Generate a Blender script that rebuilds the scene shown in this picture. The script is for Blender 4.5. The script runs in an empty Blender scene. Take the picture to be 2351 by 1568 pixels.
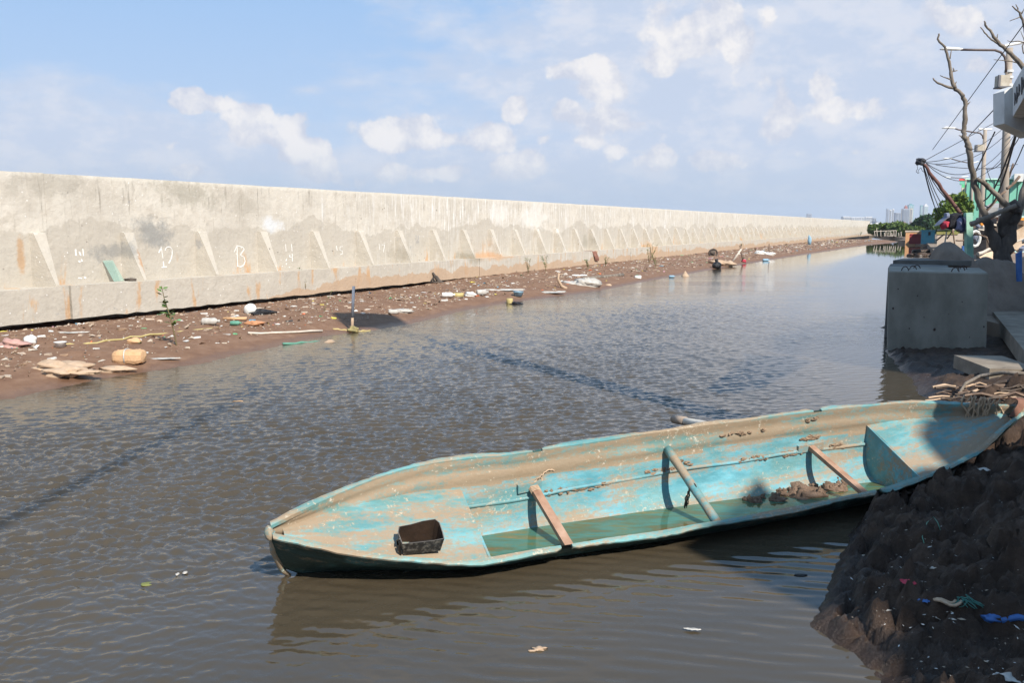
import bpy, math, random
import numpy as np
from mathutils import Vector, Matrix
R = math.radians
random.seed(7); rng = np.random.default_rng(7)
scene = bpy.context.scene
COL = scene.collection
# ---------------------------------------------------------------- camera, sky, sun, exposure
CAMZ = 1.9
FPX = 2000.0; PITCH = math.atan(265/FPX)
cam_d = bpy.data.cameras.new('camera'); cam = bpy.data.objects.new('camera', cam_d); COL.objects.link(cam)
cam_d.sensor_width = 36; cam_d.lens = FPX/2351*36; cam_d.clip_end = 12000; cam_d.clip_start = .05
cam.location = (0, 0, CAMZ); cam.rotation_euler = (R(90)-PITCH, 0, 0)
scene.camera = cam
SUN_EL = 43.0
SH = Vector((.512, -.859, 0)).normalized()
SV = Vector((SH.x*math.cos(R(SUN_EL)), SH.y*math.cos(R(SUN_EL)), math.sin(R(SUN_EL))))
sl = bpy.data.lights.new('sun', 'SUN'); sl.energy = 4.5; sl.angle = R(.5); sl.color = (1, .93, .83)
so = bpy.data.objects.new('sun', sl); COL.objects.link(so); so.location = (10, -10, 20)
so.rotation_euler = SV.to_track_quat('Z', 'Y').to_euler()
scene.view_settings.view_transform = 'Standard'; scene.view_settings.look = 'None'
scene.view_settings.exposure = .72; scene.view_settings.gamma = 1
scene.view_settings.use_curve_mapping = False
scene.cycles.max_bounces = 6; scene.cycles.volume_bounces = 0
SKY_STR = .1

def ray(px, py):
    a = (px-1175.5)/FPX; b = -(py-784)/FPX
    return Vector((a, math.cos(PITCH)+b*math.sin(PITCH), -math.sin(PITCH)+b*math.cos(PITCH)))
def at(px, py, Y):
    d = ray(px, py); return Vector((0, 0, CAMZ))+d*(Y/d.y)
def unz(px, py, z=0.0):
    d = ray(px, py); return Vector((0, 0, CAMZ))+d*((z-CAMZ)/d.z)
def unplane(px, py, p, n):
    d = ray(px, py); o = Vector((0, 0, CAMZ)); return o+d*((p-o).dot(n)/d.dot(n))

# ---- node helper
class NT:
    def __init__(s, tree): s.t = tree; s.n = tree.nodes; s.l = tree.links
    def new(s, typ, **kw):
        x = s.n.new(typ)
        for k, v in kw.items(): setattr(x, k, v)
        return x
    def put(s, sock, v):
        if isinstance(v, bpy.types.NodeSocket): s.l.new(v, sock)
        elif v is not None:
            if isinstance(v, (tuple, list)) and len(v) == 3 and sock.type == 'RGBA': v = (*v, 1)
            sock.default_value = v
    def math(s, op, a, b=0.0, c=None, clamp=False):
        x = s.new('ShaderNodeMath', operation=op, use_clamp=clamp); s.put(x.inputs[0], a); s.put(x.inputs[1], b)
        if c is not None: s.put(x.inputs[2], c)
        return x.outputs[0]
    def vm(s, op, a, b=None):
        x = s.new('ShaderNodeVectorMath', operation=op); s.put(x.inputs[0], a)
        if b is not None: s.put(x.inputs[1], b)
        return x.outputs['Value'] if op in ('LENGTH', 'DOT_PRODUCT') else x.outputs[0]
    def noise(s, vec, scale, detail=4, rough=.55, dist=0.0, out=0):
        x = s.new('ShaderNodeTexNoise'); s.put(x.inputs['Vector'], vec)
        x.inputs['Scale'].default_value = scale; x.inputs['Detail'].default_value = detail
        x.inputs['Roughness'].default_value = rough; x.inputs['Distortion'].default_value = dist
        return x.outputs[out]
    def vor(s, vec, scale, feat='F1', out='Distance', smooth=None):
        x = s.new('ShaderNodeTexVoronoi', feature=feat); s.put(x.inputs['Vector'], vec); x.inputs['Scale'].default_value = scale
        if smooth is not None: x.inputs['Smoothness'].default_value = smooth
        return x.outputs[out]
    def ss(s, v, lo, hi, a=0.0, b=1.0, smooth=True):
        x = s.new('ShaderNodeMapRange'); x.interpolation_type = 'SMOOTHSTEP' if smooth else 'LINEAR'
        s.put(x.inputs[0], v); s.put(x.inputs[1], lo); s.put(x.inputs[2], hi); s.put(x.inputs[3], a); s.put(x.inputs[4], b)
        return x.outputs[0]
    def mix(s, f, a, b, mode='MIX'):
        x = s.new('ShaderNodeMix', data_type='RGBA', blend_type=mode)
        s.put(x.inputs['Factor'], f); s.put(x.inputs['A'], a); s.put(x.inputs['B'], b)
        return x.outputs['Result']
    def scale(s, v, sc):
        x = s.new('ShaderNodeMapping'); s.put(x.inputs['Vector'], v); x.inputs['Scale'].default_value = sc
        return x.outputs[0]
    def ramp(s, v, stops):
        x = s.new('ShaderNodeValToRGB'); s.put(x.inputs[0], v); e = x.color_ramp.elements
        while len(e) < len(stops): e.new(.5)
        for i, (p, c) in enumerate(stops): e[i].position = p; e[i].color = (*c, 1)
        return x.outputs[0]
    def bump(s, h, strength, dist, normal=None):
        x = s.new('ShaderNodeBump'); s.put(x.inputs['Height'], h); x.inputs['Strength'].default_value = strength
        x.inputs['Distance'].default_value = dist; s.put(x.inputs['Normal'], normal) if normal else None
        return x.outputs[0]
    def sep(s, v):
        x = s.new('ShaderNodeSeparateXYZ'); s.put(x.inputs[0], v); return x.outputs
    def comb(s, a, b, c=0.0):
        x = s.new('ShaderNodeCombineXYZ'); s.put(x.inputs[0], a); s.put(x.inputs[1], b); s.put(x.inputs[2], c); return x.outputs[0]

def s2l(c): return tuple(((v/255)/12.92 if v/255 <= .04045 else ((v/255+.055)/1.055)**2.4) for v in c)

# ---- world
world = bpy.data.worlds.new('World'); scene.world = world; world.use_nodes = True
W = NT(world.node_tree); W.n.clear()
sky = W.new('ShaderNodeTexSky', sky_type='NISHITA', sun_disc=False)
sky.sun_elevation = R(SUN_EL); sky.sun_rotation = math.atan2(SH.x, SH.y); sky.air_density = 1.0; sky.dust_density = 1.2; sky.ozone_density = 1.5
EXPF = 2**scene.view_settings.exposure
def skyc(c):   # a cloud colour as it should look, in the Background's units
    return tuple(v/EXPF/SKY_STR for v in s2l(c))
tc = W.new('ShaderNodeTexCoord').outputs['Generated']
dx, dy, dz = W.sep(W.vm('NORMALIZE', tc))
az = W.math('ARCTAN2', dx, dy); el = W.math('ARCSINE', dz)
P = W.comb(az, el)
def azel(px, py):
    d = ray(px, py).normalized(); return math.atan2(d.x, d.y), math.asin(d.z)
wn = W.noise(tc, 9.0, 7, .6, out=1); wv = W.vm('SUBTRACT', wn, (.5, .5, .5))
def mulv(v, k):
    x = W.new('ShaderNodeVectorMath', operation='SCALE'); W.put(x.inputs[0], v); x.inputs['Scale'].default_value = k; return x.outputs[0]
Pw = W.vm('ADD', P, mulv(wv, .05))
billow = W.vor(W.vm('ADD', tc, mulv(wv, .05)), 26, 'SMOOTH_F1', smooth=.5)
fb = W.noise(tc, 24, 10, .66)
def field(Pv, blobs, k=1.0):
    cur = None
    for (cx, cy, rx, ry, st) in blobs:
        c = azel(cx, cy); sx = rx/FPX*.95; sy = ry/FPX*.95
        d = W.vm('LENGTH', W.vm('MULTIPLY', W.vm('SUBTRACT', Pv, (c[0], c[1], 0)), (1/sx, 1/sy, 0)))
        v = W.math('MULTIPLY', W.math('SUBTRACT', 1.9, d), st)
        cur = v if cur is None else W.math('MAXIMUM', cur, v)
    return cur
cum = [(440,246,38,20,1),(500,252,38,18,1),(560,275,42,24,1),(605,312,48,22,1),(658,300,34,28,1.1),(690,345,50,28,1),(735,388,44,26,.9),(770,408,24,20,.7),
 (905,303,66,30,1),(960,320,50,22,.8),(1020,322,36,15,.6),(1100,325,70,24,.8),(1000,385,95,22,.45),(1180,380,80,25,.5),(880,390,70,22,.4),
 (430,402,34,15,.7),(400,347,36,13,.5),(1190,258,26,22,.75),(1355,160,54,26,.95),(1385,205,44,28,.8),(1590,62,100,44,.7),(1560,112,100,32,.6),
 (1685,100,40,60,.7),(1790,215,45,50,.7),(1885,192,32,30,.85),(1400,278,100,28,.75),(1500,368,54,26,.7),(1360,330,24,13,.7),(1430,345,36,18,.6),
 (1640,365,66,22,.55),(1780,285,80,40,.5),(1920,250,95,26,.5),(1250,320,28,12,.55),(2245,150,36,24,.7),(2185,40,60,34,.6),(1060,345,110,14,.4),(1320,390,70,16,.35),(1965,355,20,12,.4)]
fc = field(Pw, cum)
fc = W.math('ADD', fc, W.math('MULTIPLY', W.math('SUBTRACT', .42, billow), 1.5))
fc = W.math('ADD', fc, W.math('MULTIPLY', W.math('SUBTRACT', fb, .5), 1.5))
cmask = W.ss(fc, .30, .66)
veil = field(P, [(1850,150,620,260,1.1),(1650,60,260,130,.5),(1500,230,300,110,.6),(150,345,430,95,1.0),(1250,385,700,70,.8),(2300,200,500,330,.9),(1000,128,75,16,.55),(705,205,34,8,.4),(1150,15,24,9,.5)])
vn = W.noise(W.scale(P, (1, 2.6, 1)), 9, 7, .6)
veil = W.math('ADD', veil, W.math('MULTIPLY', W.math('SUBTRACT', vn, .52), 2.6))
vmask = W.ss(veil, .0, 1.1)
# beyond the frame the sky carries on with loose cloud of the same kind
og = W.noise(tc, 3.2, 9, .6, .3)
omask = W.math('MULTIPLY', W.ss(og, .5, .68), W.math('SUBTRACT', 1.0, W.ss(W.math('ABSOLUTE', az), .75, .62, 0, 1)))
omask2 = W.math('MULTIPLY', W.ss(og, .5, .68), W.ss(el, .34, .5))
omask = W.math('MAXIMUM', omask, omask2)
# light from the top right
bl2 = W.noise(W.vm('ADD', tc, (.012, 0, .02)), 24, 10, .66)
lit = W.math('MULTIPLY', W.math('SUBTRACT', fb, bl2), 3.0)
lit = W.math('ADD', lit, W.ss(fc, .3, 1.9, .25, .95), clamp=True)
ccol = W.mix(lit, skyc((211, 216, 231)), skyc((250, 247, 246)))
hz = W.ss(el, 0.0, .30, 1, 0)
grad = W.mix(W.ss(el, -.02, .42), skyc((190, 209, 238)), skyc((146, 194, 245)))
base = W.mix(.88, sky.outputs[0], grad)
vcol = W.mix(W.ss(W.noise(W.scale(P, (1, 1.8, 1)), 14, 8, .65), .42, .62), skyc((205, 216, 236)), skyc((227, 230, 240)))
base = W.mix(W.math('MULTIPLY', vmask, .85), base, vcol)
base = W.mix(W.math('MULTIPLY', omask, .8), base, skyc((215, 219, 230)))
base = W.mix(W.math('MULTIPLY', cmask, .92), base, ccol)
base = W.mix(W.ss(el, .0, .10, .75, 0), base, skyc((183, 200, 220)))
bg = W.new('ShaderNodeBackground'); W.put(bg.inputs[0], base); bg.inputs[1].default_value = SKY_STR
wo = W.new('ShaderNodeOutputWorld'); W.l.new(bg.outputs[0], wo.inputs[0])

# ---------------------------------------------------------------- helpers
def tag(o, label=None, cat=None, group=None, kind=None):
    if label: o['label'] = label
    if cat: o['category'] = cat
    if group: o['group'] = group
    if kind: o['kind'] = kind
    return o
def empty(name, loc, label, cat, group=None):
    o = bpy.data.objects.new(name, None); COL.objects.link(o); o.location = loc; o.empty_display_size = .1
    return tag(o, label, cat, group)
def org_of(p):
    v = Vector((0, 0, 0))
    while p is not None: v += p.location; p = p.parent
    return v
class MB:
    def __init__(s): s.v = []; s.f = []; s.m = []
    def quad(s, a, b, c, d, mi=0):
        i = len(s.v); s.v += [tuple(a), tuple(b), tuple(c), tuple(d)]; s.f.append((i, i+1, i+2, i+3)); s.m.append(mi)
    def poly(s, pts, mi=0):
        i = len(s.v); s.v += [tuple(p) for p in pts]; s.f.append(tuple(range(i, i+len(pts)))); s.m.append(mi)
    def box(s, c, size, rz=0.0, mi=0, M=None, jit=0.0):
        i = len(s.v); hx, hy, hz_ = size[0]/2, size[1]/2, size[2]/2
        ca, sa = math.cos(rz), math.sin(rz)
        for z in (-hz_, hz_):
            for x, y in ((-hx, -hy), (hx, -hy), (hx, hy), (-hx, hy)):
                p = Vector((x+random.uniform(-jit, jit), y+random.uniform(-jit, jit), z+random.uniform(-jit, jit)))
                if M is not None: p = M @ p
                else: p = Vector((ca*p.x-sa*p.y, sa*p.x+ca*p.y, p.z))
                s.v.append((p.x+c[0], p.y+c[1], p.z+c[2]))
        for f in ((3, 2, 1, 0), (4, 5, 6, 7), (0, 1, 5, 4), (1, 2, 6, 5), (2, 3, 7, 6), (3, 0, 4, 7)):
            s.f.append(tuple(i+k for k in f)); s.m.append(mi)
    def prism(s, pts, off, mi=0):
        off = Vector(off); n = len(pts); i = len(s.v)
        s.v += [tuple(p) for p in pts]+[tuple(Vector(p)+off) for p in pts]
        s.f.append(tuple(range(i+n-1, i-1, -1))); s.f.append(tuple(range(i+n, i+2*n))); s.m += [mi, mi]
        for k in range(n):
            a, b = k, (k+1) % n; s.f.append((i+a, i+b, i+n+b, i+n+a)); s.m.append(mi)
    def tube(s, pts, rad, n=8, mi=0, cap=True):
        pts = [Vector(p) for p in pts]
        if not isinstance(rad, (list, tuple)): rad = [rad]*len(pts)
        i0 = len(s.v); up = None
        for k, p in enumerate(pts):
            t = (pts[min(k+1, len(pts)-1)]-pts[max(k-1, 0)])
            t = t.normalized() if t.length > 1e-9 else Vector((0, 0, 1))
            if up is None: up = t.orthogonal().normalized()
            else: up = (up-t*up.dot(t)); up = up.normalized() if up.length > 1e-6 else t.orthogonal().normalized()
            w = t.cross(up)
            for j in range(n):
                a = 2*math.pi*j/n; q = p+(up*math.cos(a)+w*math.sin(a))*rad[k]; s.v.append(tuple(q))
        for k in range(len(pts)-1):
            for j in range(n):
                a = i0+k*n+j; b = i0+k*n+(j+1) % n; s.f.append((a, b, b+n, a+n)); s.m.append(mi)
        if cap:
            s.f.append(tuple(i0+j for j in range(n-1, -1, -1))); s.f.append(tuple(i0+(len(pts)-1)*n+j for j in range(n))); s.m += [mi, mi]
    def lathe(s, prof, c, n=14, mi=0, M=None):
        i0 = len(s.v); c = Vector(c)
        for (r, z) in prof:
            for j in range(n):
                a = 2*math.pi*j/n; p = Vector((r*math.cos(a), r*math.sin(a), z))
                if M is not None: p = M @ p
                s.v.append(tuple(p+c))
        for k in range(len(prof)-1):
            for j in range(n):
                a = i0+k*n+j; b = i0+k*n+(j+1) % n; s.f.append((a, b, b+n, a+n)); s.m.append(mi)
        s.f.append(tuple(i0+j for j in range(n-1, -1, -1))); s.f.append(tuple(i0+(len(prof)-1)*n+j for j in range(n))); s.m += [mi, mi]
    def blob(s, c, r, seed=0, amp=.25, n=10, m=7, mi=0, rz=0.0):
        rr = random.Random(seed); i0 = len(s.v)
        ph = [rr.uniform(0, 6.28) for _ in range(8)]
        ca, sa = math.cos(rz), math.sin(rz)
        for k in range(m+1):
            th = math.pi*k/m
            for j in range(n):
                a = 2*math.pi*j/n
                x, y, z = math.sin(th)*math.cos(a), math.sin(th)*math.sin(a), math.cos(th)
                q = 1+amp*(.5*math.sin(3*x+ph[0])*math.cos(4*y+ph[1])+.35*math.sin(6*z+ph[2]+3*x)+.3*math.cos(7*y+5*x+ph[3]))+(rr.uniform(-.3, .3)*amp if 0 < k < m else 0)
                px, py = x*r[0]*q, y*r[1]*q
                s.v.append((c[0]+ca*px-sa*py, c[1]+sa*px+ca*py, c[2]+z*r[2]*q))
        for k in range(m):
            for j in range(n):
                a = i0+k*n+j; b = i0+k*n+(j+1) % n; s.f.append((a, a+n, b+n, b)); s.m.append(mi)
    def mesh(s, name, mats, org=(0, 0, 0), smooth=False):
        me = bpy.data.meshes.new(name); o = Vector(org)
        me.from_pydata([(a-o.x, b-o.y, c-o.z) for a, b, c in s.v], [], s.f)
        for m in (mats if isinstance(mats, (list, tuple)) else [mats]): me.materials.append(m)
        me.polygons.foreach_set('material_index', s.m)
        if smooth: me.polygons.foreach_set('use_smooth', [True]*len(s.f))
        me.update(); return me
    def build(s, name, mats, parent=None, label=None, cat=None, group=None, kind=None, smooth=False, org=None):
        if parent is not None: o3 = org_of(parent)
        elif org is not None: o3 = Vector(org)
        else:
            a = np.array(s.v); o3 = Vector((float(a[:, 0].mean()), float(a[:, 1].mean()), float(a[:, 2].min())))
        me = s.mesh(name, mats, o3, smooth); ob = bpy.data.objects.new(name, me); COL.objects.link(ob)
        if parent is not None: ob.parent = parent
        else: ob.location = o3
        return tag(ob, label, cat, group, kind)
def share(name, me, parent, loc, rz=0.0):
    o = bpy.data.objects.new(name, me); COL.objects.link(o); o.parent = parent; o.location = loc; o.rotation_euler = (0, 0, rz); return o
def npmesh(name, V, F, mat, smooth=True):
    me = bpy.data.meshes.new(name); nv, nf = len(V), len(F)
    me.vertices.add(nv); me.vertices.foreach_set('co', np.ascontiguousarray(V, dtype=np.float32).ravel())
    me.loops.add(nf*4); me.loops.foreach_set('vertex_index', np.ascontiguousarray(F, dtype=np.int32).ravel())
    me.polygons.add(nf); me.polygons.foreach_set('loop_start', np.arange(0, nf*4, 4, dtype=np.int32))
    if smooth: me.polygons.foreach_set('use_smooth', np.ones(nf, dtype=bool))
    me.materials.append(mat); me.update(calc_edges=True); me.validate()
    ob = bpy.data.objects.new(name, me); COL.objects.link(ob); return ob
def gridfaces(nu, nv):
    i = np.arange((nu-1)*(nv-1)); a = (i//(nv-1))*nv+i % (nv-1)
    return np.stack([a, a+nv, a+nv+1, a+1], 1)
def hsh(ix, iy, s=0):
    h = (ix.astype(np.int64)*374761393+iy.astype(np.int64)*668265263+s*974711) & 0x7fffffff
    h = ((h ^ (h >> 13))*1274126177) & 0x7fffffff
    return ((h ^ (h >> 16)) & 0xffff)/65535.
def vnoise(x, y, s=0):
    ix, iy = np.floor(x), np.floor(y); fx, fy = x-ix, y-iy; fx = fx*fx*(3-2*fx); fy = fy*fy*(3-2*fy)
    a, b, c, d = hsh(ix, iy, s), hsh(ix+1, iy, s), hsh(ix, iy+1, s), hsh(ix+1, iy+1, s)
    return (a+(b-a)*fx)*(1-fy)+(c+(d-c)*fx)*fy
def fbm(x, y, o=5, s=0, g=.5):
    r = 0; a = 1; t = 0
    for k in range(o): r = r+a*vnoise(x*2**k+k*17.3, y*2**k-k*9.1, s+k); t += a; a *= g
    return r/t
def worley(x, y, s=0):
    ix, iy = np.floor(x), np.floor(y); best = np.full(x.shape, 9.); sec = np.full(x.shape, 9.)
    for i in (-1, 0, 1):
        for j in (-1, 0, 1):
            cx, cy = ix+i, iy+j; d = np.hypot(cx+hsh(cx, cy, s)-x, cy+hsh(cx, cy, s+5)-y)
            sec = np.minimum(sec, np.maximum(best, d)); best = np.minimum(best, d)
    return best, sec
# ---- materials
def mat(name, stops, scale=6, rough=.8, bump=.3, bdist=.01, stretch=(1, 1, 1), detail=6, bscale=None, metallic=0, spec=.3, coords='Object'):
    m = bpy.data.materials.new(name); m.use_nodes = True; N = NT(m.node_tree); N.n.clear()
    c = N.new('ShaderNodeTexCoord').outputs[coords] if coords != 'World' else N.new('ShaderNodeNewGeometry').outputs['Position']
    v = N.scale(c, stretch); n = N.noise(v, scale, detail, .6)
    b = N.new('ShaderNodeBsdfPrincipled')
    if len(stops) == 1:
        k = stops[0]; stops = [tuple(x*.78 for x in k), k, tuple(min(1, x*1.18) for x in k)]
    p = [.3+.4*i/(len(stops)-1) for i in range(len(stops))]
    N.put(b.inputs['Base Color'], N.ramp(n, list(zip(p, stops))))
    b.inputs['Roughness'].default_value = rough; b.inputs['Metallic'].default_value = metallic
    b.inputs['Specular IOR Level'].default_value = spec
    if bump: N.put(b.inputs['Normal'], N.bump(N.noise(v, bscale or scale*4, 5, .6), bump, bdist))
    o = N.new('ShaderNodeOutputMaterial'); N.l.new(b.outputs[0], o.inputs[0])
    return m
def matN(name):
    m = bpy.data.materials.new(name); m.use_nodes = True; N = NT(m.node_tree); N.n.clear()
    b = N.new('ShaderNodeBsdfPrincipled'); o = N.new('ShaderNodeOutputMaterial'); N.l.new(b.outputs[0], o.inputs[0])
    pos = N.new('ShaderNodeNewGeometry').outputs['Position']; ob = N.new('ShaderNodeTexCoord').outputs['Object']
    return m, N, b, pos, ob
# ================================================================ SEA WALL
WA = math.atan(1024.5/2017.5)
WD = Vector((math.sin(WA), math.cos(WA), 0)); WN = Vector((WD.y, -WD.x, 0))
W0 = Vector((-8.285, 14.007, 0))                 # foot of the plinth's face
E_ST = -.5                                       # stem face lies this far behind the plinth face
def wp(s, e, z): return W0+WD*s+WN*e+Vector((0, 0, z))
def on_stem(px, py): 
    p = unplane(px, py, W0+WN*E_ST, WN); return (p-W0).dot(WD), p.z
def on_plinth(px, py):
    p = unplane(px, py, W0, WN); return (p-W0).dot(WD), p.z
Z_PT = (on_plinth(0, 668)[1]+on_plinth(1000, 600)[1])/2
Z_TOP = (on_stem(0, 388)[1]+on_stem(1190, 462)[1])/2
Z_BT = (on_stem(290, 530)[1]+on_stem(990, 528)[1])/2
Z_PB = .285
S_END = on_plinth(2003, 530)[0]
print('wall', Z_PT, Z_TOP, Z_BT, S_END)
def concrete_wall_mat(name, plinth=False):
    m, N, b, pos, ob = matN(name)
    s = N.vm('DOT_PRODUCT', pos, tuple(WD)); z = N.sep(pos)[2]; e = N.vm('DOT_PRODUCT', pos, tuple(WN))
    v = N.comb(s, z, e)
    big = N.noise(v, .7, 6, .62); med = N.noise(v, 3.2, 8, .68)
    col = N.ramp(med, [(.28, (.42, .38, .32)), (.45, (.51, .47, .405)), (.6, (.56, .525, .46)), (.75, (.62, .59, .53))])
    col = N.mix(N.ss(big, .42, .62, 0, .55), col, (.42, .385, .33))
    # runs of dirt and lime from the coping
    st = N.noise(N.scale(v, (5, .45, 1)), 2.2, 6, .7)
    col = N.mix(N.math('MULTIPLY', N.ss(st, .56, .70), N.ss(z, Z_PT, Z_TOP, .15, .85)), col, (.24, .215, .18))
    st2 = N.noise(N.scale(v, (7, .35, 1)), 3.0, 5, .65)
    far = N.ss(s, 9, 22)
    col = N.mix(N.math('MULTIPLY', N.math('MULTIPLY', N.ss(st2, .52, .60), N.ss(big, .38, .55)), N.ss(s, 15, 25, .06, .95)), col, (.66, .65, .62))
    # old splash line and the wetter, greyer concrete under it
    ln = N.math('ADD', 1.9, N.math('MULTIPLY', N.math('SUBTRACT', N.noise(N.comb(s, 0, 0), .33, 6, .62), .5), 2.3))
    low = N.ss(N.math('SUBTRACT', ln, z), 0, .035)
    col = N.mix(N.math('MULTIPLY', low, .6), col, (.385, .35, .295))
    # mortar patches, pits
    pt = N.noise(v, 1.1, 7, .7)
    col = N.mix(N.math('MULTIPLY', N.ss(pt, .66, .70), .6), col, (.27, .27, .27))
    pits = N.vor(v, 5.5); pr = N.noise(v, 2.0, 2)
    col = N.mix(N.math('MULTIPLY', N.ss(pits, .12, .05), N.ss(pr, .55, .62)), col, (.12, .10, .08))
    pw = N.vor(N.vm('ADD', v, (3.3, 1.7, 0)), 9.0)
    col = N.mix(N.math('MULTIPLY', N.ss(pw, .14, .08), N.ss(pr, .5, .42)), col, (.7, .69, .66))
    sm = N.math('MULTIPLY', N.ss(med, .52, .66), .25); col = N.mix(sm, col, (.25, .22, .18))
    # rust and mud
    ru = N.noise(N.scale(v, (3, .7, 1)), 1.3, 5, .6)
    col = N.mix(N.math('MULTIPLY', N.math('MULTIPLY', N.ss(ru, .57, .68), N.ss(z, Z_PT+.75, Z_PT)), .75), col, (.46, .27, .13))
    col = N.mix(N.ss(z, Z_TOP-.10, Z_TOP-.02, 0, .6), col, (.60, .57, .50))
    def blot(px, py, rs_, rz_, c_, al):
        nonlocal col
        cs, cz = on_stem(px, py); d = N.vm('LENGTH', N.vm('MULTIPLY', N.vm('SUBTRACT', N.comb(sA, z, 0), (cs, cz, 0)), (1/rs_, 1/rz_, 0)))
        d = N.math('ADD', d, N.math('MULTIPLY', N.math('SUBTRACT', bn_, .5), 4.2)); col = N.mix(N.ss(d, 1.3, .35, 0, al), col, c_)
    bn_ = N.noise(N.scale(v, (1, .8, 1)), 2.6, 9, .78); sA = N.math('SUBTRACT', s, W0.dot(WD))
    for a_ in ((350, 535, .5, .27, (.24, .24, .23), .8), (262, 578, .45, .17, (.24, .235, .22), .8), (625, 515, .36, .15, (.58, .6, .62), .8), (435, 445, .9, .28, (.27, .25, .20), .55), (48, 590, .07, .33, (.40, .24, .12), .7), (300, 605, .06, .26, (.36, .20, .10), .8),
               (120, 425, .8, .22, (.30, .275, .23), .5), (740, 480, .05, .5, (.62, .62, .60), .7), (1225, 500, 1.3, .5, (.66, .65, .62), .5), (1150, 488, .8, .35, (.66, .65, .62), .45), (1110, 588, 1.4, .14, (.48, .30, .17), .7), (1480, 575, .9, .4, (.50, .31, .17), .7), (1780, 470, 5, .3, (.3, .28, .25), .5), (905, 585, .35, .2, (.28, .25, .2), .5), (1060, 590, .5, .2, (.26, .24, .19), .6), (1345, 555, .5, .3, (.27, .25, .2), .6), (560, 470, .5, .3, (.33, .3, .25), .5)):
        blot(*a_)
    if plinth:
        ml = N.math('ADD', .46, N.math('MULTIPLY', N.math('SUBTRACT', N.noise(N.comb(s, 3, 0), .8, 7, .65), .45), .8))
        ml = N.math('MULTIPLY', ml, N.ss(s, 11, 19, .2, 1.15))
        col = N.mix(N.math('MULTIPLY', N.ss(N.math('SUBTRACT', ml, z), -.01, .02), .8), col, (.40, .28, .185))
    N.put(b.inputs['Base Color'], col); b.inputs['Roughness'].default_value = .92; b.inputs['Specular IOR Level'].default_value = .2
    h = N.math('ADD', N.noise(v, 14, 8, .7), N.math('MULTIPLY', N.noise(v, 2.5, 3), 2.5))
    h = N.math('SUBTRACT', h, N.math('MULTIPLY', N.ss(pits, .12, .05), N.ss(pr, .55, .62)))
    N.put(b.inputs['Normal'], N.bump(h, .6, .018))
    return m
M_WALL = concrete_wall_mat('sea_wall_concrete'); M_PLINTH = concrete_wall_mat('plinth_concrete', True)
M_PAINT = mat('white_paint', [(.66, .65, .62), (.8, .8, .78)], 20, .7, .1)
wall = empty('sea_wall', wp(0, 0, 0), 'long pale concrete sea wall with sloping buttresses along the far side of the canal', 'sea wall')
SP = 0
sv = [on_stem(px, 530)[0] for px in (67, 290, 455, 595, 718, 820, 910, 990, 1058, 1120)]
SP = (sv[-1]-sv[0])/9; print('spacing', SP)
s = sv[0]-3*SP; k = 0
NP = 9
def strip_box(s0, s1, e0, e1, z0, z1, nz=1, jit=0, seg=.35, topjit=0.0):
    """a long block along the wall, cut into lengths so that its edges can be uneven"""
    mb = MB(); n = max(1, int((s1-s0)/seg)) if (jit or topjit) else 1
    rows = []
    for i in range(n+1):
        q = s0+(s1-s0)*i/n; j = lambda a: random.uniform(-a, a)
        rows.append([wp(q, e0, z0), wp(q, e1+j(jit)*.3, z0+j(jit)), wp(q, e1+j(jit*.3), z1+j(topjit)), wp(q, e0, z1+j(topjit))])
    for a, b in zip(rows, rows[1:]):
        for t in range(4): mb.quad(a[t], b[t], b[(t+1) % 4], a[(t+1) % 4])
    mb.poly([rows[0][t] for t in (0, 1, 2, 3)]); mb.poly([rows[-1][t] for t in (3, 2, 1, 0)])
    return mb
JOINT = on_plinth(163, 700)[0]
s0 = JOINT-16*SP
first = True
while s0 < S_END-1:
    L = (16 if s0 < JOINT-1 else (9*SP if False else 8))*SP if s0 < JOINT-1 else 8*SP
    s1 = min(s0+L, S_END)
    strip_box(s0+.0015, s1-.0015, E_ST-.42, E_ST, -.4, Z_TOP, topjit=.006, seg=.6).build('wall_panel', M_WALL, wall)
    strip_box(s0+.02, s1-.02, E_ST+.003, 0, Z_PB+(.0 if s0 < 12 else 0), Z_PT, jit=.014, topjit=.008, seg=.22).build('plinth', M_PLINTH, wall)
    s0 = s1
# buttresses, one mesh shared; vertical edge on the stem, slope to the plinth's edge
mb = MB(); T = .17; eo = -.035
pr_ = [(0, E_ST+.002, Z_PT-.01), (0, eo, Z_PT-.01), (0, eo, Z_PT+.04), (0, E_ST+.08, Z_BT), (0, E_ST+.002, Z_BT)]
tp = lambda e: .10*(e-E_ST)/(eo-E_ST)     # the fins are thinner at their outer edge
A_ = [WN*e+WD*tp(e)+Vector((0, 0, z)) for _, e, z in pr_]; B_ = [WN*e+WD*(T+.09-tp(e))+Vector((0, 0, z)) for _, e, z in pr_]
mb.poly(A_); mb.poly(B_[::-1])
for i_ in range(5): mb.quad(A_[(i_+1) % 5], A_[i_], B_[i_], B_[(i_+1) % 5])
bme = mb.mesh('buttress', M_WALL)
q = sv[0]-2*SP; nb = 0
while q < S_END-.6:
    share('buttress', bme, wall, WD*q+Vector((0, 0, random.uniform(-.02, .0)))); q += SP; nb += 1
print('buttresses', nb)
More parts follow.
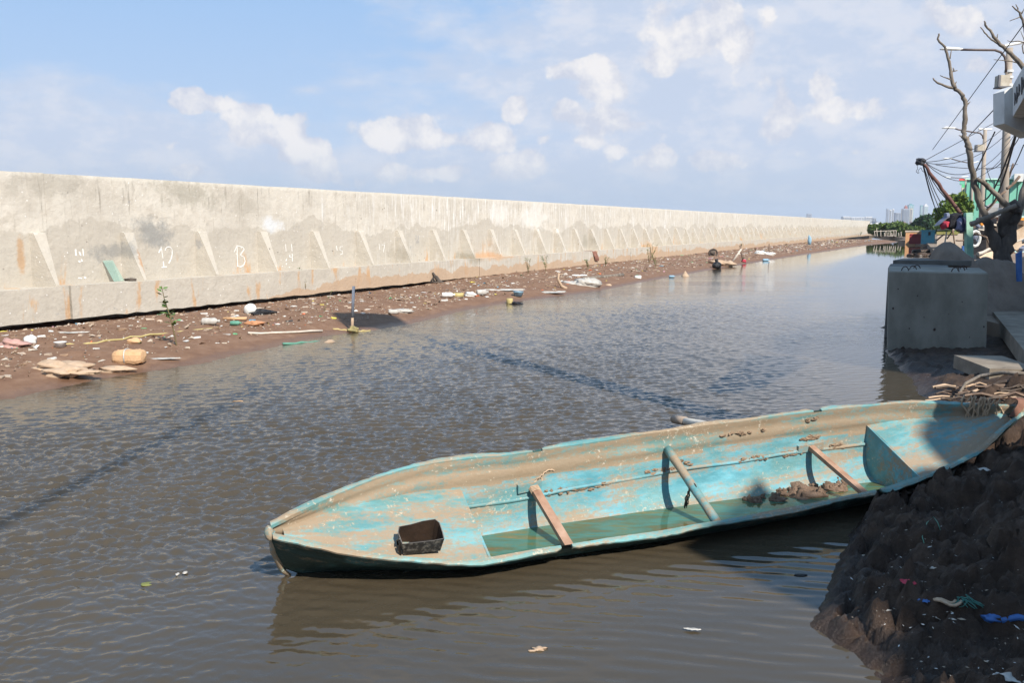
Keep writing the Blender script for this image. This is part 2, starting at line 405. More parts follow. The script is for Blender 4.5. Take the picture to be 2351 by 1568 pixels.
# painted numbers between the buttresses, as strokes of paint on the wall's face
def stroke_num(px0, py0, px1, py1, strokes, w=.022, k_=.75):
    a = on_stem(px0, py0); c = on_stem(px1, py1); mb = MB()
    for st in strokes:
        pts = [(a[0]+(c[0]-a[0])*u, a[1]+(c[1]-a[1])*v) for u, v in st]
        for (x0, y0), (x1, y1) in zip(pts, pts[1:]):
            dx, dy = x1-x0, y1-y0; l = math.hypot(dx, dy) or 1; ww = w*k_*random.uniform(.6, 1.2)
            nx, ny = -dy/l*ww/2, dx/l*ww/2; ex, ey = dx/l*ww*.3, dy/l*ww*.3
            P4 = [(x0-ex+nx, y0-ey+ny), (x1+ex+nx, y1+ey+ny), (x1+ex-nx, y1+ey-ny), (x0-ex-nx, y0-ey-ny)]
            mb.prism([wp(i, E_ST+.002, j) for i, j in P4], WN*.003)
    return mb.build('painted_number', M_PAINT, wall)
def arc(cx, cy, rx, ry, a0, a1, n=8): return [(cx+rx*math.cos(R(a0+(a1-a0)*i/n)), cy-ry*math.sin(R(a0+(a1-a0)*i/n))) for i in range(n+1)]
one = [(.02, .25), (.2, .05), (.26, .0), (.3, .95)]
stroke_num(363, 566, 398, 613, [[(.02, .28), (.2, .08)], [(.2, .0), (.28, .55)], [(.3, .72), (.32, .95)], [(.18, .98), (.5, .97)], arc(.72, .22, .25, .2, 170, 0)+[(.95, .4), (.85, .62), (.68, .8)]], .03)
stroke_num(537, 563, 563, 612, [[(.0, .3), (.25, .05)], [(.28, 0), (.26, .98)], [(.4, .03), (.85, .1), (.95, .2), (.6, .42)], [(.55, .45), (.9, .55), (1, .75), (.85, .93), (.5, 1.0), (.25, .95)]], .028)
stroke_num(655, 560, 672, 606, [[(.02, .02), (.06, .35)], [(.9, .02), (.95, .35)], [(.6, .55), (.55, .65), (.95, .66)], [(.1, .75), (.0, .82)], [(.1, .95), (.0, 1)], [(.95, .5), (.95, .85)]], .03)
stroke_num(772, 564, 788, 584, [[(.0, .02), (.1, .5)], [(.9, .1), (.55, .12), (.5, .5), (.85, .6), (.9, .9), (.55, 1)]], .026)
stroke_num(172, 572, 200, 640, [[(.05, .02), (.05, .2)], [(.4, .1), (.5, .2)], [(.75, .0), (.78, .22)], [(.3, .4), (.4, .42)], [(.55, .35), (.6, .4)], [(.15, .95), (.45, .97)], [(.75, .95), (.85, .97)]], .04)
stroke_num(870, 560, 884, 580, [[(0, 0), (.1, .6)], [(.5, .1), (.95, .1), (.7, .9)]], .022)
# ================================================================ WATER
def water_mat():
    m, N, b, pos, ob = matN('turbid_water')
    v = pos
    # wind patches: where the wind reaches the surface
    x, y, z = N.sep(pos)
    w2 = N.vm('ADD', v, mulN(N, N.vm('SUBTRACT', N.noise(v, 1.3, 3, .5, out=1), (.5, .5, .5)), .3))
    fine = N.noise(N.scale(w2, (16, 30, 1)), 1.0, 4, .6)
    mid = N.noise(N.scale(w2, (2.2, 6, 1)), 1.0, 4, .55)
    bd = N.vm('LENGTH', N.vm('MULTIPLY', N.vm('SUBTRACT', v, (.9, 4.0, 0)), (.42, .75, 1)))
    calm = N.ss(bd, .7, 1.9, .12, 1)
    rc = N.math('SUBTRACT', x, N.math('MULTIPLY', y, .40))
    gust = N.ss(N.noise(N.scale(v, (.16, .5, 1)), .8, 3, .5), .38, .62)
    lee = N.math('MAXIMUM', N.ss(rc, -4.5, .0, 1, .12), N.math('MULTIPLY', N.ss(N.math('ABSOLUTE', N.math('SUBTRACT', y, 16.5)), 4.5, 1.5), .9))
    A = N.math('MULTIPLY', N.math('MULTIPLY', calm, N.ss(y, 16, 50, 1, .10)), N.math('MULTIPLY', lee, N.math('ADD', .6, N.math('MULTIPLY', gust, .6))))
    h = N.math('MULTIPLY', N.math('ADD', N.math('MULTIPLY', fine, .0045), N.math('MULTIPLY', mid, N.ss(y, 11, 16, .003, .016))), A)
    N.put(b.inputs['Normal'], N.bump(h, 1.0, 1.0))
    mud = N.noise(v, .6, 5)
    N.put(b.inputs['Base Color'], N.ramp(mud, [(.3, (.048, .038, .024)), (.7, (.064, .051, .034))]))
    b.inputs['Roughness'].default_value = .03; b.inputs['IOR'].default_value = 1.42; b.inputs['Specular IOR Level'].default_value = .5
    return m
def mulN(N, v, k):
    x = N.new('ShaderNodeVectorMath', operation='SCALE'); N.put(x.inputs[0], v); x.inputs['Scale'].default_value = k; return x.outputs[0]
M_WATER = water_mat()
SHORE = [(-400, 930), (-150, 922), (0, 912), (200, 868), (330, 848), (450, 830), (600, 795), (740, 768), (850, 755), (950, 735), (1080, 705), (1200, 688), (1350, 668), (1500, 640), (1600, 622), (1800, 590), (2000, 560), (2060, 555)]
shp = []
for (px, py) in SHORE:
    p = unz(px, py, 0); shp.append(((p-W0).dot(WD), (p-W0).dot(WN)))
shs = np.array(shp); print('shore', np.round(shs, 2).tolist())
def wave_h(X, Y):
    """ripples in metres: two crossing trains of wind ripples with wandering crests, calmer in the lee"""
    wx = (fbm(X*.9, Y*.9, 3, 51)-.5)*1.0; wy = (fbm(X*.9+40, Y*.9, 3, 52)-.5)*1.0
    x, y = X+wx*.35, Y+wy*.35; h = 0
    rr = np.random.default_rng(5)
    for k in range(26):
        lam = .040*1.21**(k % 9)*(1+.1*rr.random()); th = rr.normal(0, .42)+(.38 if k % 2 else -.30)+math.pi/2+.05
        kx, ky = math.cos(th)*2*math.pi/lam, math.sin(th)*2*math.pi/lam; ph = rr.uniform(0, 6.28)
        grp = .35+1.3*vnoise(X*1.7+k*3.1, Y*1.7-k*5.7, 60+k)
        s = np.sin(kx*x+ky*y+ph+2.5*fbm(X*.7+k, Y*.7, 2, 90+k)); h = h+grp*lam*.0185*(1-.55*np.clip((Y-7)/8, 0, 1))*(s-.28*np.cos(2*(kx*x+ky*y+ph)))
    bd = np.hypot((X-.9)*.42, (Y-4.0)*.75); calm = np.clip((bd-.7)/1.2, 0, 1); calm = .12+.88*calm*calm*(3-2*calm)
    rc = X-.40*Y; lee = np.clip((0.0-rc)/3.5, 0, 1); lee = .16+.84*lee
    left = np.clip((5.2-Y)/2.2, 0, 1); gust = .7+.6*fbm(X*.35, Y*.2, 3, 44)
    # the wake of calmer water behind the camera side of the canoe
    h = h*calm*np.maximum(lee, 0)*gust*(1-.45*left)
    long = .0011*(np.sin(2*math.pi*((Y*.93+X*.36)/.13)+7*fbm(X*1.3, Y*1.3, 3, 71))+np.sin(2*math.pi*((Y*.98+X*.12)/.09)+7*fbm(X*1.6, Y*1.6, 3, 72)))*(.3+1.2*fbm(X*1.1, Y*2.1, 3, 73))*(1-np.clip((bd-.9)/1.6, 0, 1)*.8)
    ws = (X-W0.x)*WD.x+(Y-W0.y)*WD.y; we = (X-W0.x)*WN.x+(Y-W0.y)*WN.y; dsh = we-np.interp(ws, shs[:, 0], shs[:, 1])
    h = h*(.18+.95*np.clip(dsh/4.2, 0, 1)**.8)
    return (h+long*.9)*np.clip((26-Y)/8, 0, 1)
na, nr = 800, 900
azs = np.linspace(R(-36), R(36), na); rg_ = 2.7*np.exp(np.linspace(0, math.log(30/2.7), nr))
RR, AA = np.meshgrid(rg_, azs, indexing='ij'); WX, WY = np.sin(AA)*RR, np.cos(AA)*RR
WZ = wave_h(WX, WY); WZ[0] = 0; WZ[-1] = 0; WZ[:, 0] = 0; WZ[:, -1] = 0
Vn = np.stack([WX, WY, WZ], -1).reshape(-1, 3); Fn = gridfaces(nr, na)
# carry the sheet on to the horizon all round the rippled sector
def outer_ring(): 
    V, F = [], []
    def add(ps): 
        i = len(Vn)+len(V); V.extend(ps); return i
    big = 4200.
    far0 = add([(math.sin(a)*big, math.cos(a)*big, 0) for a in azs])
    for k in range(na-1): F.append(((nr-1)*na+k, far0+k, far0+k+1, (nr-1)*na+k+1))
    c0 = add([(0, 0, 0), (-big, -60, 0), (big, -60, 0), (0, -60, 0)])
    for k in range(na-1): F.append((c0, k, k+1, k+1))
    for k in range(nr-1):
        F.append((c0+1, (k+1)*na, k*na, k*na)); F.append((c0+2, k*na+na-1, (k+1)*na+na-1, (k+1)*na+na-1))
    F.append((c0+1, far0, (nr-1)*na, (nr-1)*na)); F.append((c0+2, (nr-1)*na+na-1, far0+na-1, far0+na-1)); F.append((c0+1, 0, c0, c0)); F.append((c0, na-1, c0+2, c0+2)); F.append((c0+1, c0, c0+2, c0+3))
    return V, F
mbw = bpy.data.meshes.new('water')
oV, oF = outer_ring()
mb2 = MB(); 
allV = np.concatenate([Vn, np.array(oV)]); tri = [f if f[2] != f[3] else f[:3] for f in oF]
nq = len(Fn); lt = np.array([4]*nq+[len(f) for f in tri], dtype=np.int32); li = np.concatenate([Fn.ravel(), np.concatenate([np.array(f) for f in tri])]).astype(np.int32)
mbw.vertices.add(len(allV)); mbw.vertices.foreach_set('co', allV.astype(np.float32).ravel()); mbw.loops.add(len(li)); mbw.loops.foreach_set('vertex_index', li)
mbw.polygons.add(len(lt)); mbw.polygons.foreach_set('loop_start', np.concatenate([[0], np.cumsum(lt)[:-1]]).astype(np.int32)); sm = np.zeros(len(lt), bool); sm[:nq] = True; mbw.polygons.foreach_set('use_smooth', sm)
mbw.materials.append(M_WATER); mbw.update(calc_edges=True); mbw.validate(); wo_ = bpy.data.objects.new('water', mbw); COL.objects.link(wo_); tag(wo_, kind='structure')
# ================================================================ LEFT MUD BANK
S_B1 = shs[-1, 0]
ns, ne = 760, 64
t = np.linspace(0, 1, ns); ss_ = -12+(S_B1+12)*(t**2.2)
E1 = np.interp(ss_, shs[:, 0], shs[:, 1])+.05*(fbm(ss_*1.1, ss_*0, 4, 3)-.5)*4
u = np.linspace(0, 1, ne)
S2, U2 = np.meshgrid(ss_, u, indexing='ij'); EE = -.55+(E1[:, None]+.45+.55)*U2
def left_h(S, E, Esh):
    d = (Esh-E)                                  # metres from the water's edge
    base_h = .225*(1-np.exp(-np.clip(d, 0, None)/1.0))+np.clip(d, -1, 0)*.14
    amp = np.clip(d/.9, .12, 1)
    n = fbm(S*2.2, E*2.2, 5, 11)-.5; n2 = fbm(S*9, E*9, 4, 21)-.5
    gap = np.clip((15-S)/3, 0, 1)*np.clip(1-(E-.0)/.9, 0, 1)
    return np.where((d > .5) & (gap > 0), np.maximum(.06, base_h+amp*(n*.085+n2*.045)+np.clip(d, 0, 3)*.012+.03-.10*gap), base_h+amp*(n*.085+n2*.045)+np.clip(d, 0, 3)*.012+.03-.10*gap)
ZZ = left_h(S2, EE, E1[:, None])
XX = W0.x+WD.x*S2+WN.x*EE; YY = W0.y+WD.y*S2+WN.y*EE
def mud_mat(name, cols, wet_z=.05, wet_w=.10, scale=5, bump=.6, gl=.28):
    m, N, b, pos, ob = matN(name)
    n = N.noise(pos, scale, 8, .65); z = N.sep(pos)[2]
    col = N.ramp(n, [(.3, cols[0]), (.5, cols[1]), (.7, cols[2])])
    sp = N.noise(pos, scale*14, 4, .7)
    col = N.mix(N.ss(sp, .62, .72, 0, .6), col, cols[3])
    wet = N.ss(N.math('ADD', z, N.math('MULTIPLY', N.math('SUBTRACT', n, .5), .08)), wet_z+wet_w, wet_z)
    col = N.mix(N.math('MULTIPLY', wet, .45), col, cols[4])
    N.put(b.inputs['Base Color'], col); N.put(b.inputs['Roughness'], N.ss(wet, 0, 1, .85, gl)); b.inputs['Specular IOR Level'].default_value = .35
    N.put(b.inputs['Normal'], N.bump(N.math('ADD', N.noise(pos, 30, 6, .7), N.math('MULTIPLY', sp, .5)), bump, .02))
    return m
M_MUDL = mud_mat('bank_mud', [(.135, .070, .040), (.17, .095, .056), (.215, .130, .083), (.36, .26, .19), (.10, .054, .033)], .0, .07, gl=.42)
lb = npmesh('left_mud_bank', np.stack([XX, YY, ZZ], -1).reshape(-1, 3), gridfaces(ns, ne), M_MUDL); tag(lb, kind='structure')
def lbank(px, py):
    """where a pixel's ray meets the left bank"""
    z = .12
    for _ in range(12):
        p = unz(px, py, z); s = (p-W0).dot(WD); e = (p-W0).dot(WN); E = float(np.interp(s, shs[:, 0], shs[:, 1]))
        zn = float(left_h(np.array([s]), np.array([e]), np.array([E]))[0]); z = .5*z+.5*zn
    return Vector((p.x, p.y, z))
# ================================================================ BOAT
BQ = [1.2498, 5.539, 0.1829, 0.3976, 0.0194, 0.4883, 5.5129, 0.1725, 0.2709, 0.3671, 0.3847, 0.4071, 0.4101, 0.3838, 0.285, 0.1149, 0.2237, 0.1682, 0.17, 0.2041, 0.3339]
BL = BQ[6]
def cub(t, xs, ys):
    xs = np.array(xs, float); ys = np.array(ys, float); t = np.asarray(t, float)
    m = np.gradient(ys, xs); i = np.clip(np.searchsorted(xs, t)-1, 0, len(xs)-2)
    w = xs[i+1]-xs[i]; s = (t-xs[i])/w
    return (2*s**3-3*s**2+1)*ys[i]+(s**3-2*s**2+s)*w*m[i]+(-2*s**3+3*s**2)*ys[i+1]+(s**3-s**2)*w*m[i+1]
def b_half(t): return cub(t, [0, .03, .08, .16, .28, .42, .58, .74, .86, .95, 1.], [.03, .1725*.62, .2709*.86]+BQ[9:16]+[.03])
def b_sheer(t): return cub(t, np.linspace(0, 1, 5), BQ[16:21])
def b_keel(t): return np.interp(t, [0, .012, .03, .07, .14, .3, .7, .86, .94, .985, 1], [-.06, .08, .155, .205, .235, .25, .25, .22, .15, .0, -.2])
def b_pow(t): return np.interp(t, [0, .08, .25, .45, .75, .92, 1], [1.02, 1.15, 1.9, 2.4, 2.5, 1.8, 1.5])
def sect(t, g, off=0.0):
    """boat-local point on the shell: g in -1..1 from near gunwale to far gunwale; off > 0 is outside"""
    b = b_half(t); h = b_sheer(t); k = b_keel(t); p = b_pow(t); a = np.abs(g); sg = np.sign(g)
    zf = a**p
    cor = .010*np.exp(-((zf-.86)/.035)**2)-.006*np.exp(-((zf-.76)/.03)**2)+.008*np.exp(-((zf-.64)/.03)**2)
    y = sg*(b*a+(cor+off)*np.clip(a*1.6, 0, 1)*np.clip(b/.1, .2, 1)); z = -k+(h+k)*zf-off*(1-a)*.9
    return (t-.5)*BL, y, z
BM = Matrix.Translation((BQ[0], BQ[1], BQ[2])) @ Matrix.Rotation(BQ[3], 4, 'Z') @ Matrix.Rotation(-BQ[4], 4, 'Y') @ Matrix.Rotation(BQ[5], 4, 'X')
BMI = BM.inverted()
boat = empty('boat', (BQ[0], BQ[1], BQ[2]), 'weathered turquoise fibreglass canoe heeled over at the water\'s edge', 'boat')
boat.rotation_euler = (BQ[5], -BQ[4], BQ[3])
def lobj(name, me, parent=None):
    o = bpy.data.objects.new(name, me); COL.objects.link(o); o.parent = parent; return o
def bpart(name, mb, m, parent=None, smooth=False): return lobj(name, mb.mesh(name, m, (0, 0, 0), smooth), parent or boat)
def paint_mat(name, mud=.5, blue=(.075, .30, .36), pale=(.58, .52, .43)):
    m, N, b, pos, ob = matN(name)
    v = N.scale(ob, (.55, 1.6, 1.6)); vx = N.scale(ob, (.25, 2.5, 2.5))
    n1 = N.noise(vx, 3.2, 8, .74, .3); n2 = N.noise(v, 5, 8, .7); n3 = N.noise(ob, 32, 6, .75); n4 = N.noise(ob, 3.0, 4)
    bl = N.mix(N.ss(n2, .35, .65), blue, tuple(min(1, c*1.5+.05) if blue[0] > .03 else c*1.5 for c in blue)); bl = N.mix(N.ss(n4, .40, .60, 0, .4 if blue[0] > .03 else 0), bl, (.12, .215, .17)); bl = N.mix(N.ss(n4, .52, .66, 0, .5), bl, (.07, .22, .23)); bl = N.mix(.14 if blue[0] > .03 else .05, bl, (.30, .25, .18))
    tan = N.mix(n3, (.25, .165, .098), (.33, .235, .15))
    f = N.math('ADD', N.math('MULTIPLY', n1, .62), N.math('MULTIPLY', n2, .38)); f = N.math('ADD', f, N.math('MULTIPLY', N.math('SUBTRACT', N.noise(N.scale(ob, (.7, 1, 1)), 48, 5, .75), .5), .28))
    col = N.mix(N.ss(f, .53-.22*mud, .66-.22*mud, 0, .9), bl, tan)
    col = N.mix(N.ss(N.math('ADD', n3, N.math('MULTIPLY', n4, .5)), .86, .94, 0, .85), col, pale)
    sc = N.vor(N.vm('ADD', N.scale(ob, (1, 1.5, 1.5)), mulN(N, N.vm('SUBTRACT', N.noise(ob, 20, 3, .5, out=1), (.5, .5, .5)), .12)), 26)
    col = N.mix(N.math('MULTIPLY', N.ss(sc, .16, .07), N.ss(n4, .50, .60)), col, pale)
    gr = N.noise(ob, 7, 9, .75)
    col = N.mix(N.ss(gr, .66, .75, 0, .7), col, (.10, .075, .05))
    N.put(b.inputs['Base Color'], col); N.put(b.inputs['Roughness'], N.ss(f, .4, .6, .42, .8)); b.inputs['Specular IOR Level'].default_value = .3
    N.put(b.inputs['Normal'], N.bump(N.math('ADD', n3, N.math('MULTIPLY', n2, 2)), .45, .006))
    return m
M_BOAT = paint_mat('weathered_turquoise_paint', .33, (.04, .235, .30), (.40, .36, .28)); M_DECK = paint_mat('scuffed_deck_paint', .50, (.05, .22, .25), (.44, .36, .26)); M_LIP = paint_mat('gunwale_paint', .46, (.05, .215, .23), (.42, .37, .28))
M_HULLO = paint_mat('grimy_shaded_hull_paint', -.1, (.010, .032, .029), (.22, .18, .12))  # grime, plus the gunwale's shade put into a darker hull colour
M_BAND = paint_mat('muddy_inner_topsides', .66, (.06, .22, .24))
nt, ng = 150, 57
tt = np.linspace(0.0, 1, nt); gg = np.linspace(-1, 1, ng); gg = np.sign(gg)*np.abs(gg)**.75
TT, GG = np.meshgrid(tt, gg, indexing='ij')
F = gridfaces(nt, ng)
def dent(x, y, s): return (fbm(x*1.8+9, y*3+5, 4, s)-.5)
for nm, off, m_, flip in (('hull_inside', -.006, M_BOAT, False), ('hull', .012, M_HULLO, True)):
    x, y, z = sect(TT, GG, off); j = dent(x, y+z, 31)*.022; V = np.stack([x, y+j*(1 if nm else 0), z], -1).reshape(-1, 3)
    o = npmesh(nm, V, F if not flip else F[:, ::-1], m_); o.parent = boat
    if nm == 'hull_inside':
        # the upper band of the far side wears far more mud
        o.data.materials.append(M_BAND)
        gf = np.abs((GG[:-1, :-1]+GG[1:, 1:])/2)**b_pow(TT[:-1, :-1]); wob = .62+.16*(fbm(TT[:-1, :-1]*9, TT[:-1, :-1]*0, 4, 8)-.5)
        o.data.polygons.foreach_set('material_index', (gf > wob).astype(np.int32).ravel()); o.data.update()
# gunwale lips (a flange rolled outwards), broken where the photograph shows chips
def lip(g, ta, tb, w=.031):
    mb = MB(); n = max(3, int((tb-ta)*150)); prev = None
    for i in range(n+1):
        t = ta+(tb-ta)*i/n; x, y, z = sect(t, g); sgn = 1 if g > 0 else -1
        ww = w*(1+.25*math.sin(t*37)+random.uniform(-.1, .1)); hh = .003*math.sin(t*61)+random.uniform(-.0015, .0015)
        if i in (0, n) and 0.02 < t < .98: ww *= .55
        pr = [(x, y-sgn*.010, z-.012+hh), (x, y-sgn*.004, z+.006+hh), (x, y+sgn*ww*.5, z+.007+hh), (x, y+sgn*ww, z+.001+hh), (x, y+sgn*ww*.98, z-.010+hh), (x, y+sgn*ww*.5, z-.010+hh), (x, y+sgn*.012, z-.018+hh)]
        if prev:
            for a in range(7):
                q = (prev[a], pr[a], pr[(a+1) % 7], prev[(a+1) % 7]); mb.quad(*(q if sgn > 0 else q[::-1]))
        else: mb.poly(pr)
        prev = pr
    mb.poly(prev[::-1]); return mb
def t_at(px, py=None, g=1):
    ts = np.linspace(0, 1, 400); best = None
    for t in ts:
        x, y, z = sect(t, g); p = BM @ Vector((float(x), float(y), float(z)))
        q = Vector((p.x, p.y, p.z-CAMZ)); d = q.y*math.cos(PITCH)-q.z*math.sin(PITCH); sx = 1175.5+FPX*q.x/d
        if best is None or abs(sx-px) < best[0]: best = (abs(sx-px), t)
    return best[1]
for a, b_ in ((0.0, t_at(1222)), (t_at(1247), t_at(1868)), (t_at(1884), 1.0)): bpart('gunwale', lip(1, a, b_), M_LIP)
for a, b_ in ((0.0, t_at(1285, g=-1)), (t_at(1315, g=-1), t_at(2010, g=-1)), (t_at(2022, g=-1), 1.0)): bpart('gunwale', lip(-1, a, b_), M_LIP)
# bow and stern caps
mb = MB(); x, y, z = sect(0.0, 0); h0 = float(b_sheer(0.0)); mb.blob((-.5*BL-.012, 0, h0-.02), (.024, .045, .034), 3, .12, 14, 9); mb.tube([(-.5*BL+.0, 0, h0-.02), (-.5*BL+.012, 0, .06), (-.5*BL+.06, 0, -.10), (-.5*BL+.12, 0, -.18)], [.020, .018, .016, .012], 10)
bpart('stem', mb, M_BAND, smooth=True)
h1 = float(b_sheer(1.0)); mb = MB(); mb.blob((.5*BL, 0, h1-.02), (.05, .05, .06), 4, .1, 14, 9); bpart('stern_cap', mb, M_LIP, smooth=True)
# decks and bulkheads
def gz(t, z):       # |g| at which the inner shell reaches local height z
    h = float(b_sheer(t)); k = float(b_keel(t)); return max(0.02, min(1, (z+k)/(h+k)))**(1/float(b_pow(t)))
def deck(name, ta, tb, za, zb, m_, n=26, curve=0.0):
    V = []; rows = 15
    for i in range(n):
        t = ta+(tb-ta)*i/(n-1); z = za+(zb-za)*i/(n-1); g = gz(t, z)*.995; b = float(b_half(t))*g
        for j in range(rows):
            q = -1+2*j/(rows-1); V.append(((t-.5)*BL, b*q, z+curve*(1-q*q)+float(dent(np.array([t*BL]), np.array([q*.4]), 40)[()]*.02)))
    o = npmesh(name, np.array(V), gridfaces(n, rows), m_); o.parent = boat; return o
def zdeck(t, d): return float(b_sheer(t))-d
TB1 = t_at(1010); TB2 = .793
print('t bow deck', TB1)
T1 = .212; T2 = .795
D1 = .155; D2 = .14
deck('bow_deck', .012, T1, zdeck(.012, .05), zdeck(T1, D1), M_DECK, 34)
deck('stern_deck', T2, .985, zdeck(T2, D2), zdeck(.985, .06), M_DECK, 30)
def bulk(name, t, z, thick=.014):
    mb = MB(); g1 = gz(t, z); pts = []
    for j in range(17):
        g = -g1+2*g1*j/16; x, y, zz = sect(t, g, -.006); pts.append((float(x), float(y), float(zz)))
    mb.prism([(p[0], p[1], p[2]) for p in pts], (thick, 0, 0)); return bpart(name, mb, M_BOAT)
bulk('bulkhead', T1-.002, zdeck(T1, D1)-.001); bulk('bulkhead', T2-.002, zdeck(T2, D2)-.001)
# stringers along both inner sides
for sg in (1, -1):
    mb = MB(); P_ = []
    for i in range(60):
        t = T1+(T2-T1)*i/59; h = float(b_sheer(t)); k = float(b_keel(t)); zf = .40; g = zf**(1/float(b_pow(t))); x, y, z = sect(t, sg*g, -.008)
        P_.append((float(x), float(y), float(z)+.006*math.sin(t*40)))
    mb.tube(P_, .013, 8); bpart('stringer', mb, M_BOAT, smooth=True)
def wood(name, cols, sc=5): return mat(name, cols, sc, .8, .5, .004, (1, 6, 6))
M_WOODB = mat('dirty_wood', [(.20, .11, .07), (.30, .18, .12), (.38, .25, .18)], 8, .8, .4, .004)
M_ROPE = mat('tan_rope', [(.38, .26, .17), (.52, .39, .27)], 60, .9, .5, .002)
M_GROPE = mat('green_rope', [(.02, .12, .07), (.04, .22, .12)], 60, .8, .5, .002)
M_DARKCORD = mat('dark_cord', [(.04, .035, .03)], 60, .9, 0)
def on_shell(px, py, side=1):
    """the point of the inner shell that a pixel's ray meets (boat-local)"""
    o = BMI @ Vector((0, 0, CAMZ)); d = (BMI.to_3x3() @ ray(px, py)).normalized(); best = None
    for i in range(1400):
        p = o+d*(3.5+i*.003); t = p.x/BL+.5
        if not 0 < t < 1: continue
        b = float(b_half(t)); a = abs(p.y)/b if b > 0 else 9
        if a > 1.02: continue
        h = float(b_sheer(t)); k = float(b_keel(t)); zs = -k+(h+k)*a**float(b_pow(t))
        if p.z <= zs+.006 and (p.y > 0) == (side > 0): return p
    return None
def thwart(pf, zn, wdt, thk, m_, round_=False, dn=.90, dx=0.0):
    """from a seen point on the far side straight across to the near side"""
    p = on_shell(*pf); t = p.x/BL+.5; yb = -float(b_half(t+dx/BL))*dn; a = Vector((p.x, p.y-.005, p.z+.01)); c = Vector((p.x+dx, yb, zn))
    mb = MB(); d = (c-a)
    if round_: mb.tube([a+d*i/8 for i in range(9)], [wdt/2*(1+.05*math.sin(i*2)) for i in range(9)], 12)
    else:
        nx = Vector((1, 0, 0)); up = nx.cross(d).normalized(); pts = []
        M3 = Matrix([[1, 0, 0], [0, 1, 0], [0, 0, 1]])
        q = [a-nx*wdt/2-up*thk/2, a+nx*wdt/2-up*thk/2, a+nx*wdt/2+up*thk/2, a-nx*wdt/2+up*thk/2]
        mb.prism(q, d)
    o = bpart('thwart', mb, m_, smooth=round_); return o, a, c
th1, a1, c1 = thwart((1222, 1118), .02, .055, .03, M_WOODB, dn=.84); tag(th1, 'thwart of muddy brown wood near the bow, tied on with a cord')
th2, a2, c2 = thwart((1530, 1032), .03, .058, .05, M_DECK, True, dn=.86); tag(th2, 'round middle thwart of turquoise fibreglass')
th3, a3, c3 = thwart((1857, 1026), .04, .05, .03, M_WOODB, dn=.84); tag(th3, 'thwart of muddy brown wood near the stern')
for (xa, ya), (xb, yb_) in (((1186, 1112), (1240, 1100)), ((1828, 1022), (1886, 1012))):
    p, q = on_shell(xa, ya), on_shell(xb, yb_); mb = MB(); hgt = Vector((0, -.012, -.05))
    o3 = Vector((0, -.028, .01)); mb.prism([p, q, q+Vector((0, -.02, -.05)), p+Vector((0, -.02, -.05))], o3); bpart('thwart_block', mb, M_BOAT)
# cord lashed over the first thwart
def wob(pts, n=5, a=.01, seed=1):
    r = random.Random(seed); out = []
    for p, q in zip(pts, pts[1:]):
        p, q = Vector(p), Vector(q)
        for i in range(n): out.append(p.lerp(q, i/n)+Vector((r.uniform(-a, a), r.uniform(-a, a), r.uniform(-a, a))))
    out.append(Vector(pts[-1])); return out
mb = MB(); d = (c1-a1).normalized()
for k_ in range(4):
    c = a1+d*(.02+.012*k_); mb.tube([c+Vector((math.cos(x)*.034, 0, math.sin(x)*.022)) for x in np.linspace(0, 6.28, 13)], .0035, 5)
mb.tube(wob([a1+Vector((.0, .0, .02)), a1+Vector((.05, .02, .07)), a1+Vector((.12, .05, .08)), a1+Vector((.16, .05, .06))], 5, .004), .004, 5)
mb.tube(wob([a1+Vector((.0, .0, .02)), a1+Vector((.05, .03, .045)), a1+Vector((.08, .03, .02)), a1+Vector((.02, .0, .02))], 5, .004), .004, 5)
lobj('cord', mb.mesh('cord', M_ROPE), th1)
mb = MB(); c = a2.lerp(c2, .52)
for k_ in range(5):
    mb.tube(wob([c+Vector((-.03, 0, -.0)), c+Vector((-.035+.01*k_, .0, -.09-.012*k_)), c+Vector((-.02-.006*k_, -.02, -.15)), c+Vector((-.04, 0, -.02))], 4, .007, k_), .003, 5)
mb.tube([c+Vector((math.cos(x)*.001, math.cos(x)*.031, math.sin(x)*.031)) for x in np.linspace(0, 6.28, 13)], .005, 5)
lobj('cord', mb.mesh('cord', M_DARKCORD), th2)
M_CRUST = mat('dried_mud_crust', [(.13, .085, .055), (.24, .165, .11), (.30, .22, .15)], 40, .95, .8, .006)
r_c = random.Random(8)
for (xa, ya, xb, yb_, n_) in ((1250, 1132, 1400, 1112, 26), (1462, 1086, 1560, 1075, 18), (1690, 1056, 1850, 1036, 34), (1860, 1020, 1935, 1024, 10), (1828, 1008, 1880, 1000, 12), (1640, 1000, 1760, 985, 10), (1850, 968, 1880, 955, 6), (1560, 1060, 1590, 1068, 5)):
    mb = MB()
    for i in range(n_):
        f = r_c.random(); p = on_shell(xa+(xb-xa)*f, ya+(yb_-ya)*f+r_c.uniform(-5, 5))
        if p is not None: mb.blob((p.x, p.y-.008, p.z+.004), (r_c.uniform(.008, .03), r_c.uniform(.006, .012), r_c.uniform(.005, .014)), i, .6, 8, 5)
    if mb.v: tag(bpart('mud_crust', mb, M_CRUST), kind='stuff')
